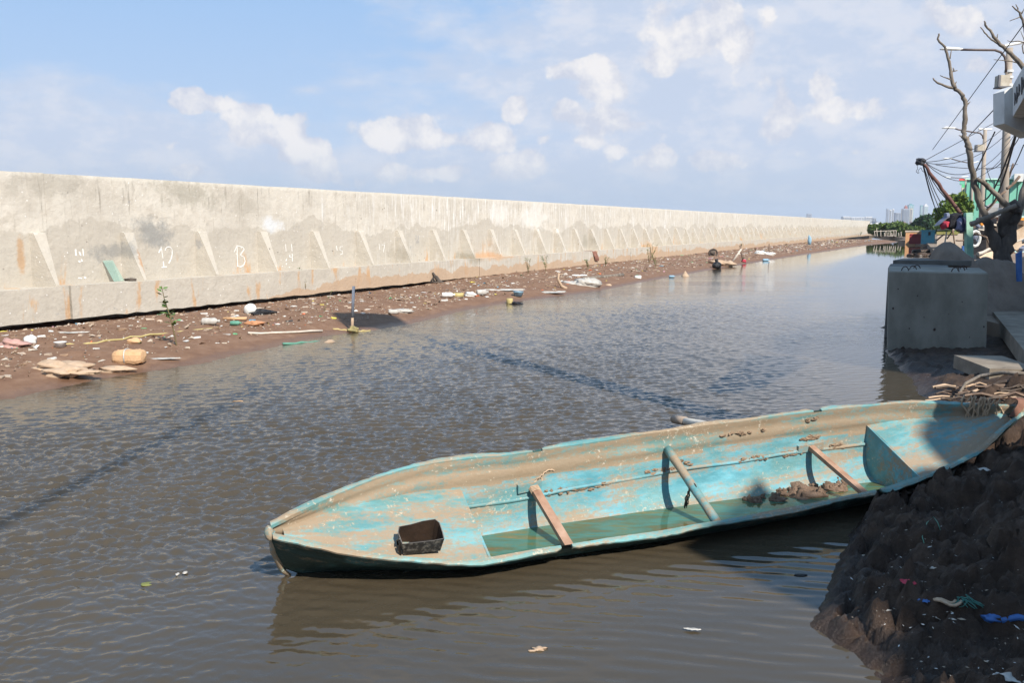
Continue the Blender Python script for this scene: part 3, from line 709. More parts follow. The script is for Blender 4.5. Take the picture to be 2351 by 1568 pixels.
# water standing in the hull
M_BILGE, N, b, pos, ob = matN('bilge_water')
n = N.noise(N.scale(ob, (.8, 3, 1)), 2.6, 6, .6); y = N.noise(ob, 1.6, 3)
col = N.ramp(n, [(.34, (.13, .085, .035)), (.44, (.07, .095, .045)), (.53, (.05, .15, .12)), (.60, (.10, .12, .05)), (.70, (.20, .13, .05))])
N.put(b.inputs['Base Color'], col); b.inputs['Roughness'].default_value = .03; b.inputs['IOR'].default_value = 1.333
N.put(b.inputs['Normal'], N.bump(N.noise(ob, 9, 3), .25, .004))
ZB = .018
rowsP = []
for i in range(90):
    t = T1+(T2-T1)*(i+.15)/90; G_ = np.linspace(-.99, .99, 500); x, yy, zz = sect(np.full(500, t), G_, -.004)
    wz = np.array([(BM @ Vector((float(a), float(b2), float(c)))).z for a, b2, c in zip(x, yy, zz)]); ins = np.where(wz < ZB)[0]
    if len(ins):
        pa = BM @ Vector((float(x[ins[0]]), float(yy[ins[0]]), float(zz[ins[0]]))); pb = BM @ Vector((float(x[ins[-1]]), float(yy[ins[-1]]), float(zz[ins[-1]])))
        rowsP.append((pa, pb))
mb = MB()
for (a, b2), (c, d) in zip(rowsP, rowsP[1:]): mb.quad((a.x, a.y, ZB), (c.x, c.y, ZB), (d.x, d.y, ZB), (b2.x, b2.y, ZB))
print('bilge rows', len(rowsP), 'far edge', [tuple(round(v, 2) for v in r[1]) for r in rowsP[::20]])
mb.build('standing_water', M_BILGE, label='greenish rain water standing along the bottom of the turquoise canoe', cat='water', kind='stuff')
# ---- the black bailer, a cut-open jerrycan lying on the bow deck
M_BLACK = mat('scratched_black_plastic', [(.008, .008, .008), (.015, .013, .012), (.035, .03, .026)], 14, .45, .3, .003)
def on_deck(px, py, t0=.1):
    o = BMI @ Vector((0, 0, CAMZ)); d = (BMI.to_3x3() @ ray(px, py)).normalized()
    for i in range(3000):
        p = o+d*(3+i*.0015); t = p.x/BL+.5
        if .012 < t < T1 and p.z <= zdeck(.012, .05)+(zdeck(T1, D1)-zdeck(.012, .05))*(t-.012)/(T1-.012): return p
    return None
pb = on_deck(965, 1262); print('bailer deck', pb)
mb = MB(); bl = .235; bw = .12; bh = .10; 
c0 = Vector((0, 0, 0))
def bx(u, v, w): return Vector((u*bl/2, v*bw/2, w))
outer = [bx(-.86, -.9, 0), bx(.86, -.9, 0), bx(.86, .9, 0), bx(-.86, .9, 0)]
topn = 8
rim = [(-1, -1, .085), (-.3, -1, .083), (.4, -1, .082), (1, -1, .088), (1.02, -.2, .10), (.97, .6, .125), (.8, 1, .135), (.2, 1, .132), (-.4, 1, .118), (-.95, 1, .112), (-1.05, .5, .10), (-1.02, -.3, .09)]
rim = [Vector((u*bl/2, v*bw/2, w)) for u, v, w in rim]; bot = [Vector((p.x*.88, p.y*.85, 0.0)) for p in rim]
inr = [Vector((p.x*.965, p.y*.94, p.z)) for p in rim]; inb = [Vector((p.x*.85, p.y*.80, .006)) for p in rim]
nR = len(rim)
for i in range(nR):
    j = (i+1) % nR
    mb.quad(bot[i], bot[j], rim[j], rim[i], 3); mb.quad(rim[i], rim[j], inr[j], inr[i], 1); mb.quad(inr[i], inr[j], inb[j], inb[i], 2)
mb.poly(bot[::-1]); mb.poly(inb)
mb.tube([(-.118, -.045, .0), (-.128, -.045, .04), (-.124, -.04, .088)], [.006, .007, .006], 6)
mb.tube([(-.114, .03, .0), (-.126, .02, .05), (-.124, -.03, .098)], [.005, .006, .005], 6)
bo = lobj('bailer', mb.mesh('bailer', [M_BLACK, mat('highlight_rim', [(.12, .11, .10)], 20, .5, .1), mat('dirty_inside', [(.02, .014, .01), (.05, .03, .02)], 9, .5, .3), mat('scratched_side', [(.012, .012, .012), (.02, .02, .02), (.16, .15, .13)], 40, .5, .3)]));  # the rim's lighter grey paints in its highlight
bo.matrix_world = BM @ Matrix.Translation(pb+Vector((0, .012, .004))) @ Matrix.Rotation(R(-3), 4, 'Z') @ Matrix.Rotation(R(-10), 4, 'X')
tag(bo, 'bailer cut from a black plastic jerrycan, lying on the bow deck of the canoe', 'bailer')
# ---- mud and twigs in the stern half of the boat
M_MUDB = mud_mat('wet_brown_mud', [(.11, .07, .045), (.19, .125, .085), (.26, .18, .13), (.3, .22, .16), (.08, .05, .035)], -1, .1, 8, .9)
mb = MB()
for i, (px, py, rx) in enumerate([(1812, 1130, .12), (1850, 1122, .17), (1895, 1110, .16), (1925, 1105, .10), (1770, 1142, .09), (1730, 1148, .07), (1870, 1135, .12), (1915, 1122, .12)]):
    p = unz(px, py, .03); [mb.blob((p.x+random.uniform(-rx, rx)*.7, p.y+random.uniform(-rx, rx)*.4, .015), (rx*q_, rx*.6*q_, .035*random.uniform(.5, 1.3)), i*9+j_, .6, 14, 9, rz=random.uniform(0, 3)) for j_, q_ in enumerate((.8, .5, .4, .35, .3, .25))]
mb.build('mud', M_MUDB, label='lump of wet brown mud lying in the stern half of the canoe', cat='mud', kind='stuff', smooth=True)
# ---- ropes and strap at the stern
def bw_(t, g, dz=0, dy=0): x, y, z = sect(t, g, -.01); return Vector((float(x), float(y)+dy, float(z)+dz))
rp = empty('tan_rope_tangle', BM @ bw_(.95, .9), 'tangle of tan rope draped over the stern gunwale of the canoe', 'rope'); rp.name = 'rope'
mb = MB()
for k_ in range(11):
    t = .925+.004*k_+random.uniform(-.004, .004); t2 = t+random.uniform(-.01, .02)
    pts = [bw_(t, 1.12, -.08), bw_(t, 1.08, .02), bw_(t, .98, .025), bw_(t2, .86, .012), bw_(t2+.004, .70, .02), bw_(t+.008, .60, .03)]
    if k_ % 2: pts += [bw_(t+.014, .66, .03), bw_(t+.012, .8, .03), bw_(t+.006, 1.0, .035)]
    mb.tube([BM @ p for p in wob(pts, 3, .008, k_)], .0065, 6)
mb.build('strand', M_ROPE, rp, smooth=True)
mb = MB()
for k_ in range(5):
    pts = [bw_(.915-.002*k_, .6, .05), bw_(.925, .5, .06), bw_(.938, .42, .05), bw_(.948, .3, .04), bw_(.93-.003*k_, -.2, .02), bw_(.915, -.5, .02)]
    mb.tube([BM @ p for p in wob(pts, 3, .007, k_+20)], .0055, 6)
mb.build('rope', M_GROPE, label='bundle of green rope lying inside the stern of the canoe', cat='rope', smooth=True)
M_LEATHER = mat('brown_strap', [(.12, .055, .035), (.22, .11, .075)], 12, .7, .3)
mb = MB(); prev = None
for i in range(13):
    a = i/12; t = .965+.03*math.sin(a*3.14)
    g = 1.15-2.3*a*.62; c = Vector(((t-.5)*BL+.02, .13-.2*a, float(b_sheer(t))+.03+.045*math.sin(a*3.14)))
    w = .05; row = [c+Vector((-w, 0, 0)), c+Vector((w, 0, -.01)), c+Vector((w, 0, -.018)), c+Vector((-w, 0, -.008))]
    row = [BM @ r for r in row]
    if prev:
        for q in range(4): mb.quad(prev[q], row[q], row[(q+1) % 4], prev[(q+1) % 4])
    else: mb.poly(row)
    prev = row
mb.poly(prev[::-1]); mb.build('strap', M_LEATHER, label='broad brown leather strap bent over the stern tip of the canoe', cat='strap', smooth=True)
# ---- pale pipe behind the boat
M_PVC = mat('dirty_pvc', [(.45, .41, .35), (.6, .56, .48)], 9, .5, .2)
pp = empty('pipe', unz(1550, 962, .1), 'pale plastic pipe sticking out over the water from behind the canoe', 'pipe')
a = unz(1550, 963, .08); c = unz(1700, 990, .22)
mb = MB(); mb.tube([a.lerp(c, x) for x in (0, .3, .6, 1)], .034, 14); mb.build('tube', M_PVC, pp, smooth=True)
M_SOCK = mat('dirty_pipe_end', [(.28, .22, .17)], 9, .6, .2)
mb = MB(); mb.tube([a+(a-c).normalized()*.02, a.lerp(c, .18)], .041, 14); mb.build('socket', M_SOCK, pp, smooth=True)
# ================================================================ RIGHT BANK
RS_ = [(1250, 1750), (1980, 1640), (2045, 1568), (2015, 1540), (1975, 1500), (1925, 1468), (1878, 1440), (1886, 1412), (1912, 1375), (1915, 1320), (1935, 1265), (1965, 1205), (2010, 1165), (2075, 1090), (2160, 1000), (2165, 925), (2112, 905), (2100, 868), (2062, 835), (2036, 806)]
rs = np.array([tuple(unz(px, py, 0))[:2] for px, py in RS_]+[(7.4, 15.5), (9.4, 19), (14, 29), (25, 52.5), (40.5, 88)])
o_ = np.argsort(rs[:, 1]); rs = rs[o_]
def rshore_x(y): return np.interp(y, rs[:, 1], rs[:, 0])
def rdist(X, Y):
    d = np.full(X.shape, 1e9)
    for a, b in zip(rs, rs[1:]):
        ab = b-a; t = np.clip(((X-a[0])*ab[0]+(Y-a[1])*ab[1])/(ab@ab), 0, 1)
        d = np.minimum(d, np.hypot(X-a[0]-t*ab[0], Y-a[1]-t*ab[1]))
    return np.where(X > rshore_x(Y), d, -d)
def facets(X, Y, f, sd):
    """broken clods: every cell a tilted lump of its own height, cracked along its edges"""
    x, y = X*f, Y*f; ix, iy = np.floor(x), np.floor(y); b = np.full(x.shape, 9.); s2 = np.full(x.shape, 9.); H_ = np.zeros(x.shape)
    for i in (-1, 0, 1):
        for j in (-1, 0, 1):
            cx, cy = ix+i, iy+j; px, py = cx+hsh(cx, cy, sd), cy+hsh(cx, cy, sd+5); d = np.hypot(px-x, py-y)
            hh = hsh(cx, cy, sd+11)**1.5+(x-px)*(hsh(cx, cy, sd+12)-.5)*1.1+(y-py)*(hsh(cx, cy, sd+13)-.5)*1.1-.35*d*d
            n = d < b; s2 = np.where(n, b, np.minimum(s2, d)); H_ = np.where(n, hh, H_); b = np.where(n, d, b)
    e = np.clip((s2-b)/.30, 0, 1); return H_*(e**.6)*1.0-.25*(1-e)
def right_h(X, Y):
    d = rdist(X, Y); dc = np.clip(d, 0, None)
    d = d+.06*(fbm(X*5, Y*5, 3, 77)-.5)*2
    base_h = .40*(1-np.exp(-dc/1.1))+np.clip(d, -1, 0)*.35+.03*dc
    base_h = np.where(Y > 9.5, base_h*np.clip(1-(Y-9.5)/2, .35, 1), base_h)
    amp = np.clip(d/.12+.15, 0.0, 1)*np.where(Y > 9, .45, 1)
    jx, jy = (fbm(X*6, Y*6, 4, 5)-.5)*.22, (fbm(X*6, Y*6, 4, 6)-.5)*.22
    cl = facets(X+jx, Y+jy, 3.3, 2)*.17+facets(X+jx*.7, Y+jy*.7, 7.5, 9)*.115+facets(X+jx*.3, Y+jy*.3, 17, 13)*.05
    h = base_h+amp*(cl*(.22+.95*fbm(X*.9, Y*.9, 2, 43))+facets(X+jx, Y+jy, 32, 23)*.016+.18*(fbm(X*1.5, Y*1.5, 3, 41)-.5)+.10*(fbm(X*7, Y*7, 5, 42)-.5))-amp*.03
    h += .022*np.clip((d+.05)/.1, 0, 1)
    # the canoe has pressed a bed for itself
    c, s = math.cos(BQ[3]), math.sin(BQ[3]); lx = (X-BQ[0])*c+(Y-BQ[1])*s; ly = -(X-BQ[0])*s+(Y-BQ[1])*c
    t = np.clip(lx/BL+.5, 0, 1); bb = b_half(t)+.05; inside = np.clip((bb-np.abs(ly-.02))/.07, 0, 1)*(lx < BL/2+.05)*(lx > -BL/2)
    return h*(1-inside)+np.minimum(h, -.03)*inside
M_MUDR = mud_mat('clodded_bank_mud', [(.030, .018, .012), (.056, .034, .022), (.095, .060, .040), (.16, .12, .09), (.024, .015, .011)], .02, .16, 7, 1.0, .28)
xs = np.concatenate([np.arange(.9, 4.6, .019), np.arange(4.6, 9.5, .06)]); ys = np.concatenate([np.arange(2.2, 6.9, .019), np.arange(6.9, 16.5, .04)])
Xg, Yg = np.meshgrid(xs, ys, indexing='ij'); Zg = right_h(Xg, Yg)
keepm = (rdist(Xg, Yg) > -.25)
Fg = gridfaces(len(xs), len(ys)); kk = keepm.ravel()[Fg].all(1)
used = np.zeros(Xg.size, bool); used[Fg[kk].ravel()] = True; remap = np.cumsum(used)-1
rb = npmesh('right_mud_bank', np.stack([Xg, Yg, Zg], -1).reshape(-1, 3)[used], remap[Fg[kk]], M_MUDR); tag(rb, kind='structure')
def rbank(px, py):
    z = .2
    for _ in range(14):
        p = unz(px, py, z); z = .5*z+.5*float(right_h(np.array([p.x]), np.array([p.y]))[0])
    return Vector((p.x, p.y, z))
# land behind: right bank and the far shore, out to the horizon
M_LAND = mat('dusty_ground', [(.14, .10, .075), (.2, .155, .115), (.27, .215, .165)], .6, .95, .6, .05, bscale=4)
land = [(7.9, 15.6), (10, 19), (14.6, 29), (25.4, 52.5), (41.5, 88), (44, 100), (49, 108), (W0+WD*(S_END+6)).xy[:], (W0+WD*(S_END+8)-WN*20).xy[:], (-150, 210), (-1400, 400), (-1400, 4000), (3000, 4000), (3000, -40), (5.2, -40), (4.8, 3), (5.6, 7), (6.8, 11.4), (7.6, 12)]
mb = MB(); mb.poly([(a, b, .36) for a, b in land]); n_ = len(land)
for i in range(n_):
    a, b = land[i], land[(i+1) % n_]; mb.quad((a[0], a[1], -.4), (b[0], b[1], -.4), (b[0], b[1], .36), (a[0], a[1], .36))
mb.build('ground', M_LAND, kind='structure', org=(0, 0, 0))
# ---- concrete blocks with lifting loops
M_BLK = mat('grey_precast_concrete', [(.14, .13, .108), (.22, .208, .175), (.29, .275, .235)], 2.2, .9, .6, .012, (1, 1, .5))
M_BLK2 = mat('dark_precast_concrete', [(.09, .088, .08), (.13, .125, .115), (.17, .165, .15)], 2.5, .9, .4, .006)
M_REBAR = mat('rusty_rebar', [(.05, .03, .025)], 30, .8, .3)
def block(name, A, B, depth, z0, tA, tB, m_, label, loops=True):
    A = Vector((A[0], A[1], 0)); B = Vector((B[0], B[1], 0)); d = (B-A); nrm = Vector((-d.y, d.x, 0)).normalized()*depth; k = 0
    r = empty(name, A.lerp(B, .5)+nrm*.5+Vector((0, 0, z0)), label, 'concrete block')
    bm = MB(); k = Vector((-.06, 0, 0)) if loops else Vector((0, 0, 0)); v = []
    bv = .02
    lo = [A, B, B+nrm, A+nrm]; up = [A+k, B+k, B+nrm+k, A+nrm+k]; zt = [tA, tB, tB+.02, tA+.02]; cen = (A+B+nrm)/2
    for ring in range(3):
        for i in range(4):
            if ring == 0: p = lo[i]; z = z0
            elif ring == 1: p = up[i]; z = zt[i]-bv
            else: p = up[i]+(cen-up[i]).normalized()*bv; z = zt[i]
            v.append((p.x, p.y, z))
    bm.v = v
    for a in range(2):
        for i in range(4): bm.f.append((a*4+i, a*4+(i+1) % 4, a*4+4+(i+1) % 4, a*4+4+i)); bm.m.append(0)
    bm.f += [(8, 9, 10, 11), (3, 2, 1, 0)]; bm.m += [0, 0]
    bm.build('body', m_, r)
    if loops:
        for f_, zf, rr_ in ((.48, .30, .022), (.97, .36, .014), (.05, .55, .016), (.30, .72, .010), (.22, .3, .012), (.75, .66, .009), (.62, .5, .008), (.37, .45, .009), (.1, .8, .010), (.83, .22, .009)):
            c = (A+d*f_)+Vector((0, 0, z0+(tA-z0)*(.18+.8*zf)))+k*(zf)-nrm.normalized()*.001; pm = MB(); pm.blob(tuple(c), (rr_*1.2, rr_*.35, rr_), int(f_*99), .3, 10, 6); pm.build('pit', M_REBAR, r)
        u = d.normalized()
        for f_, g_ in ((.17, .12), (.26, .4), (.31, .68), (.68, .08), (.76, .4), (.8, .66)):
            c = A+k+d*f_+nrm*g_; zc = tA+(tB-tA)*f_; lm = MB()
            lm.tube([c+u*(.05*math.cos(x))+Vector((0, 0, zc-.01+.075*math.sin(x))) for x in np.linspace(0, math.pi, 9)], .0075, 6)
            lm.build('lifting_loop', M_REBAR, r, smooth=True)
    return r
bl0 = (5.73, 13.13); _b = at(2279, 626, 12.62); br0 = (_b.x, 12.62)
block('concrete_block', bl0, br0, 1.15, -.25, at(2040, 622, 13.13).z, at(2278, 626, 12.62).z, M_BLK, 'big grey precast concrete block with rebar lifting loops, standing at the water\'s edge')
A2 = at(2039, 612, 14.9); B2 = at(2180, 612, 14.5); block('concrete_block', (A2.x, 14.9), (B2.x, 14.5), .8, -.2, at(2040, 612, 14.9).z, at(2180, 616, 14.5).z, M_BLK2, 'dark concrete block standing just behind the big grey block with lifting loops', False)
A2 = at(2050, 604, 15.6); B2 = at(2150, 604, 16.6); z_ = at(2050, 609, 15.6).z
mb = MB(); mb.prism([(A2.x, 15.6, z_), (A2.x+1.3, 15.4, z_), (A2.x+1.7, 16.5, z_+.0), (A2.x+.75, 16.8, z_)], (0, 0, .09)); mb.build('concrete_slab', M_BLK2, label='thin dark slab lying flat behind the big grey block, over the water', cat='slab')
# ---- steps and kerb slabs on the right of the block
M_SLAB = mat('worn_pale_slab', [(.15, .12, .09), (.21, .175, .135), (.27, .23, .18)], 4, .9, .4, .006)
p = unz(2283, 835, .3); mb = MB(); mb.box((p.x+.02, p.y, .24), (.56, 1.05, .16), -.12); mb.build('concrete_step', M_SLAB, label='short pale concrete step lying in the mud below the right kerb', cat='step')
def slab_between(name, q0, q1, w, h, m_, label, cat):
    a, c = Vector(q0), Vector(q1); d = (c-a).normalized(); nn = Vector((d.y, -d.x, 0)).normalized()*w
    mb = MB(); mb.prism([a, c, c+nn, a+nn], (0, 0, h)); return mb.build(name, m_, label=label, cat=cat)
a = unz(2335, 880, .36); c = unz(2290, 722, .36)
slab_between('kerb', (a.x, a.y-.6, .2), (c.x, c.y+.2, .2), .55, .22, M_SLAB, 'long pale concrete kerb running along the right bank past the block', 'kerb')
M_DSLAB = mat('dark_slab', [(.10, .09, .085), (.16, .15, .14)], 4, .9, .4)
a = unz(2351, 742, .62); c = unz(2306, 660, .62)
slab_between('kerb', (a.x+.1, a.y-2, .3), (c.x, c.y, .3), .9, .42, M_DSLAB, 'dark raised slab behind the pale kerb at the right edge', 'slab')
# ---- heap of sandy soil
M_SOIL = mud_mat('dry_heap_soil', [(.13, .10, .075), (.18, .14, .11), (.22, .175, .135), (.26, .21, .17), (.15, .11, .08)], -9, .1, 3, .7)
gx, gy = np.meshgrid(np.linspace(6.3, 12, 150), np.linspace(14.6, 18.4, 90), indexing='ij')
def hb(cx, cy, rx, ry, h): return h*np.exp(-((gx-cx)/rx)**2-((gy-cy)/ry)**2)
cA = at(2178, 570, 15.9); cB = at(2300, 600, 16.0)
hz_ = -.15+np.maximum(np.maximum(hb(cA.x, 15.9, 1.0, .8, cA.z+.2), hb(cA.x+.75, 16.0, .95, .8, cA.z-.08)), hb(cB.x, 16.1, 1.1, .9, cB.z+.15))
hz_ = (hz_+.15)*np.clip((gx-7.0)/.7, 0, 1)-.15
hz_ += (fbm(gx*2, gy*2, 5, 61)-.5)*.22*np.clip(hz_*2, 0, 1)+.03*(fbm(gx*9, gy*9, 3, 62)-.5)
so_ = npmesh('soil_heap', np.stack([gx, gy, hz_], -1).reshape(-1, 3), gridfaces(150, 90), M_SOIL); tag(so_, 'big brown heap of bare soil behind the grey concrete block', 'soil heap', kind='stuff')
# ---- dead tree
M_BARK = mat('bare_grey_bark', [(.08, .065, .05), (.18, .15, .12), (.28, .24, .20)], 7, .95, .9, .015, (1, 1, .35))
M_BARKD = mat('dark_bark', [(.03, .025, .022), (.07, .058, .05), (.11, .09, .075)], 7, .95, .9, .02, (1, 1, .4))  # darker bark than the limbs carry
def c1p(x, y, Y): return at(1984.7+x*.2188, y*.2188, Y)
def c2p(x, y, Y): return at(1984.7+x*.2344, 306.3+y*.2344, Y)
def limb(mb, pts, w0, w1, Y, n=10, wav=.012):
    """pts: 3-D points; w0, w1: width in display pixels at depth Y"""
    P_ = []; m = len(pts)
    for i in range(m-1):
        for k in range(3): P_.append(Vector(pts[i]).lerp(Vector(pts[i+1]), k/3))
    P_.append(Vector(pts[-1])); N_ = len(P_); r = [(w0+(w1-w0)*i/(N_-1))*Y/FPX/2*(1+random.uniform(-.09, .12)) for i in range(N_)]
    P_ = [p+Vector((random.uniform(-wav, wav), random.uniform(-wav, wav), random.uniform(-wav, wav))) for p in P_]
    mb.tube(P_, r, n)
YT = 16.3
tree = empty('dead_tree', (at(2300, 600, YT).x, YT, .4), 'tall bare dead tree with a crooked leafless limb, rising from the soil heap', 'tree')
mb = MB(); limb(mb, [c2p(1335, 1330, YT), c2p(1345, 1200, YT), c2p(1390, 1080, YT), c2p(1430, 950, YT), c2p(1465, 830, YT), c2p(1500, 740, YT)], 40, 23, YT, 14, .03)
limb(mb, [c2p(1350, 1220, YT), c2p(1290, 1100, YT), c2p(1240, 950, YT), c2p(1190, 840, YT)], 30, 18, YT, 12, .03)
limb(mb, [c2p(1370, 1010, YT), c2p(1365, 880, YT+.05), c2p(1420, 760, YT), c2p(1480, 690, YT-.1)], 20, 26, YT, 12, .03)
mb.build('trunk', M_BARKD, tree, smooth=True)
mb = MB(); A_ = [(1190, 850), (1130, 680), (1090, 540), (1060, 400), (1040, 250), (1015, 110), (975, 30)]
L1 = [c2p(x, y, YT) for x, y in A_]; limb(mb, L1, 15, 11, YT, 12, .015)
A_ = [(1100, 1568), (1080, 1500), (1040, 1430), (1045, 1350), (1055, 1250), (1060, 1130), (1055, 1050), (1010, 975), (945, 925), (920, 830), (905, 740), (880, 600), (840, 490), (770, 405), (783, 345)]
limb(mb, [c1p(x, y, YT) for x, y in A_[:9]], 11.5, 8, YT, 12); limb(mb, [c1p(x, y, YT) for x, y in A_[8:]], 9, 3.5, YT, 10, .008)
limb(mb, [c1p(x, y, YT) for x, y in [(950, 930), (860, 905), (780, 870), (730, 840), (718, 815)]], 6, 3, YT, 8, .006)
for q in ([(905, 830), (795, 790)], [(898, 610), (912, 525)], [(920, 750), (975, 733)], [(935, 735), (930, 705)], [(950, 890), (965, 850)], [(1080, 1095), (1110, 1062)], [(1090, 1500), (1098, 1415)], [(1020, 1430), (993, 1418)]):
    limb(mb, [c1p(x, y, YT) for x, y in q], 3.2, 1.6, YT, 6, .004)
mb.build('limb', M_BARK, tree, smooth=True)
mb = MB(); limb(mb, [c2p(x, y, YT-.1) for x, y in [(1420, 740), (1330, 640), (1240, 545), (1180, 495), (1100, 440)]], 14, 8.5, YT, 10)
mb.build('limb', M_BARK, tree, smooth=True)
mb = MB(); limb(mb, [c2p(x, y, YT+.1) for x, y in [(1490, 830), (1530, 700), (1560, 560), (1600, 420), (1650, 200)]], 17, 14, YT, 10)
limb(mb, [c2p(1650, 200, YT+.1), c1p(1760, 1000, YT), c1p(1720, 760, YT), c1p(1560, 585, YT), c1p(1480, 510, YT), c1p(1400, 440, YT), c1p(1340, 350, YT), c1p(1270, 260, YT), c1p(1258, 210, YT)], 13, 3, YT, 10, .01)
limb(mb, [c1p(x, y, YT) for x, y in [(1410, 460), (1330, 410), (1280, 360), (1240, 310), (1215, 280)]], 4, 2, YT, 7, .005)
limb(mb, [c1p(x, y, YT) for x, y in [(1760, 900), (1740, 500), (1690, 330), (1655, 200), (1630, 130), (1590, 95), (1550, 62)]], 8, 2.5, YT, 8, .006)
for q in ([(1612, 95), (1588, 38)], [(1650, 140), (1680, 80)], [(1640, 170), (1525, 215)], [(1680, 440), (1610, 425), (1540, 435), (1500, 420)], [(1390, 395), (1400, 352)], [(1640, 665), (1550, 640), (1480, 630), (1360, 622)], [(1670, 560), (1655, 480), (1680, 430), (1640, 318)]):
    limb(mb, [c1p(x, y, YT) for x, y in q], 3, 1.3, YT, 6, .004)
mb.build('limb', M_BARK, tree, smooth=True)
# a log laid across, with a cut end
mb = MB(); limb(mb, [c2p(1045, 890, 16), c2p(1180, 830, 16), c2p(1330, 770, 16), c2p(1490, 700, 15.9)], 12, 9, 16, 12, .01)
mb.build('log', M_BARK, label='bare grey log propped level against the dead tree', cat='log', smooth=True)
# ---- concrete ledge of the house at the right edge, seen from below
M_WHITE = mat('stained_white_render', [(.46, .455, .44), (.60, .60, .58), (.68, .67, .65)], 3, .85, .2, .003)
M_SOFFIT = mat('brown_soffit', [(.12, .085, .06), (.17, .12, .085)], 4, .9, .2)
YH = 9.2
house = empty('house', (6.8, 9.5, .36), 'white rendered concrete house whose jutting upper ledge shows at the right edge', 'house')
def hp(px, py, Y): return at(px, py, Y)
mb = MB(); mb.prism([hp(2306, 208, 9.6), hp(2306, 283, 9.6), hp(2370, 313, 9.6), hp(2370, 262, 9.6), hp(2326, 268, 9.6), hp(2326, 196, 9.6)], (0, .22, 0)); mb.build('end_beam', M_WHITE, house)
F0, F1, F2, F3 = hp(2325, 268.5, 9.58), hp(2325, 196, 9.58), hp(2372, 112, 7.0), hp(2372, 186, 7.0)
mb = MB(); mb.prism([F0, F1, F2, F3], (.16, .1, 0)); mb.build('ledge', M_WHITE, house)
mb = MB(); mb.prism([F0+Vector((.16, .0, .03)), F3+Vector((.16, .0, .03)), hp(2440, 230, 7.4), hp(2440, 300, 9.5)], (0, 0, .12)); mb.build('soffit', M_SOFFIT, house)
mb = MB(); mb.prism([F1+Vector((.1, 0, -.1)), F2+Vector((.1, 0, -.1)), hp(2480, 112, 7.2), hp(2480, 200, 9.5)], (0, 0, .1)); mb.build('roof', M_WHITE, house)
mb = MB(); mb.box((10.2, 8.6, 2.1), (4.4, 3.0, 3.5)); mb.build('wall', M_WHITE, house)
M_BLKP = mat('faded_black_lettering', [(.03, .03, .035)], 10, .8, 0)
nrm_ = (F1-F0).cross(F3-F0).normalized(); nrm_ = nrm_ if nrm_.x < 0 else -nrm_
def lp(u, v): return (F0.lerp(F3, u)).lerp(F1.lerp(F2, u), v)+nrm_*.004
for u, v0, v1 in ((.14, .25, .62), (.26, .2, .7), (.38, .3, .66), (.52, .2, .72), (.60, .3, .55), (.72, .2, .7), (.84, .25, .7)):
    mb = MB(); mb.prism([lp(u, v0), lp(u+.045, v0+.03), lp(u+.05, v1), lp(u+.01, v1+.03)], nrm_*.003); mb.prism([lp(u+.05, v0+.1), lp(u+.08, v0+.1), lp(u+.075, v0+.3), lp(u+.05, v0+.28)], nrm_*.003); mb.build('letter', M_BLKP, house)
# ---- utility poles with street lamps
M_POLE = mat('concrete_pole', [(.26, .22, .18), (.36, .31, .26)], 3, .9, .2)
M_BOX = mat('rusty_grey_box', [(.30, .26, .2), (.5, .46, .38)], 4, .6, .1)
M_BOXD = mat('dark_grey_door', [(.12, .12, .13)], 4, .6, .1)
M_METAL = mat('dark_steel_pipe', [(.08, .06, .055), (.13, .10, .09)], 10, .5, .1)
M_LAMP = mat('lamp_head_white', [(.6, .6, .58)], 10, .4, .05)
def pole(tx, ty, bx_, by, w0, w1, Y, label, arm=None, boxp=None, bar=None, lamp=True):
    T_, B_ = at(tx, ty, Y), at(bx_, by, Y); d = (T_-B_); base = B_+d*((.36-B_.z)/d.z)
    r = empty('utility_pole', base, label, 'utility pole', 'poles along the right bank')
    k = Y/FPX/2; mb = MB(); mb.tube([base, T_], [w0*k, w1*k], 16); mb.build('pole', M_POLE, r, smooth=True)
    if arm:
        mb = MB(); P_ = [at(x, y, Y-.05) for x, y in arm]; mb.tube(P_, max(.035, 1.1*k*1.6), 8); a_ = mb.build('lamp_arm', M_METAL, r, smooth=True)
        t = P_[-1]; mb = MB(); mb.tube([t+Vector((.05, 0, .01)), t+Vector((-.12, 0, .02)), t+Vector((-.42, 0, .03)), t+Vector((-.6, 0, .01))], [.03, .05, .055, .02], 10); mb.build('lamp_head', M_LAMP, r, smooth=True)
    if boxp:
        x0, y0, x1, y1 = boxp; p, q = at(x0, y0, Y-.3), at(x1, y1, Y-.3); w = abs(q.x-p.x); h = abs(p.z-q.z)
        mb = MB(); mb.box(((p.x+q.x)/2, Y-.3, (p.z+q.z)/2), (w, .3, h)); bb_ = mb.build('meter_box', M_BOX, r)
        mb = MB(); mb.box((p.x-w*.22, Y-.5, (p.z+q.z)/2-.02), (.03, w*.5, h*1.02), -.9); mb.build('door', M_BOXD, bb_)
        mb = MB(); mb.box(((p.x+q.x)/2-.02, Y-.32, q.z-.02), (w*1.08, .34, .04)); mb.build('shelf', M_BOXD, bb_)
    if bar:
        (x0, y0), (x1, y1) = bar; mb = MB(); mb.tube([at(x0, y0, Y), at(x1, y1, Y)], max(.04, 1.6*k), 8); mb.build('cross_bar', M_LAMP, r)
    return r
pl1 = pole(2318, 109, 2301, 560, 22, 13, 26, 'nearest tall concrete utility pole with a long bent lamp arm and grey meter box', [(2310, 165), (2310, 145), (2307, 130), (2298, 119), (2284, 114), (2240, 113.5), (2206, 113)], (2291, 173, 2311, 199), ((2306, 104), (2351, 96)))
for y in (163, 177, 195, 480, 486, 492):
    mb = MB(); p = at(2318-(y-109)*.037, y, 26); mb.tube([p+Vector((0, 0, -.035)), p+Vector((0, 0, .035))], [.115+(y-109)*.0001]*2, 14); mb.build('clamp', M_LAMP, pl1)
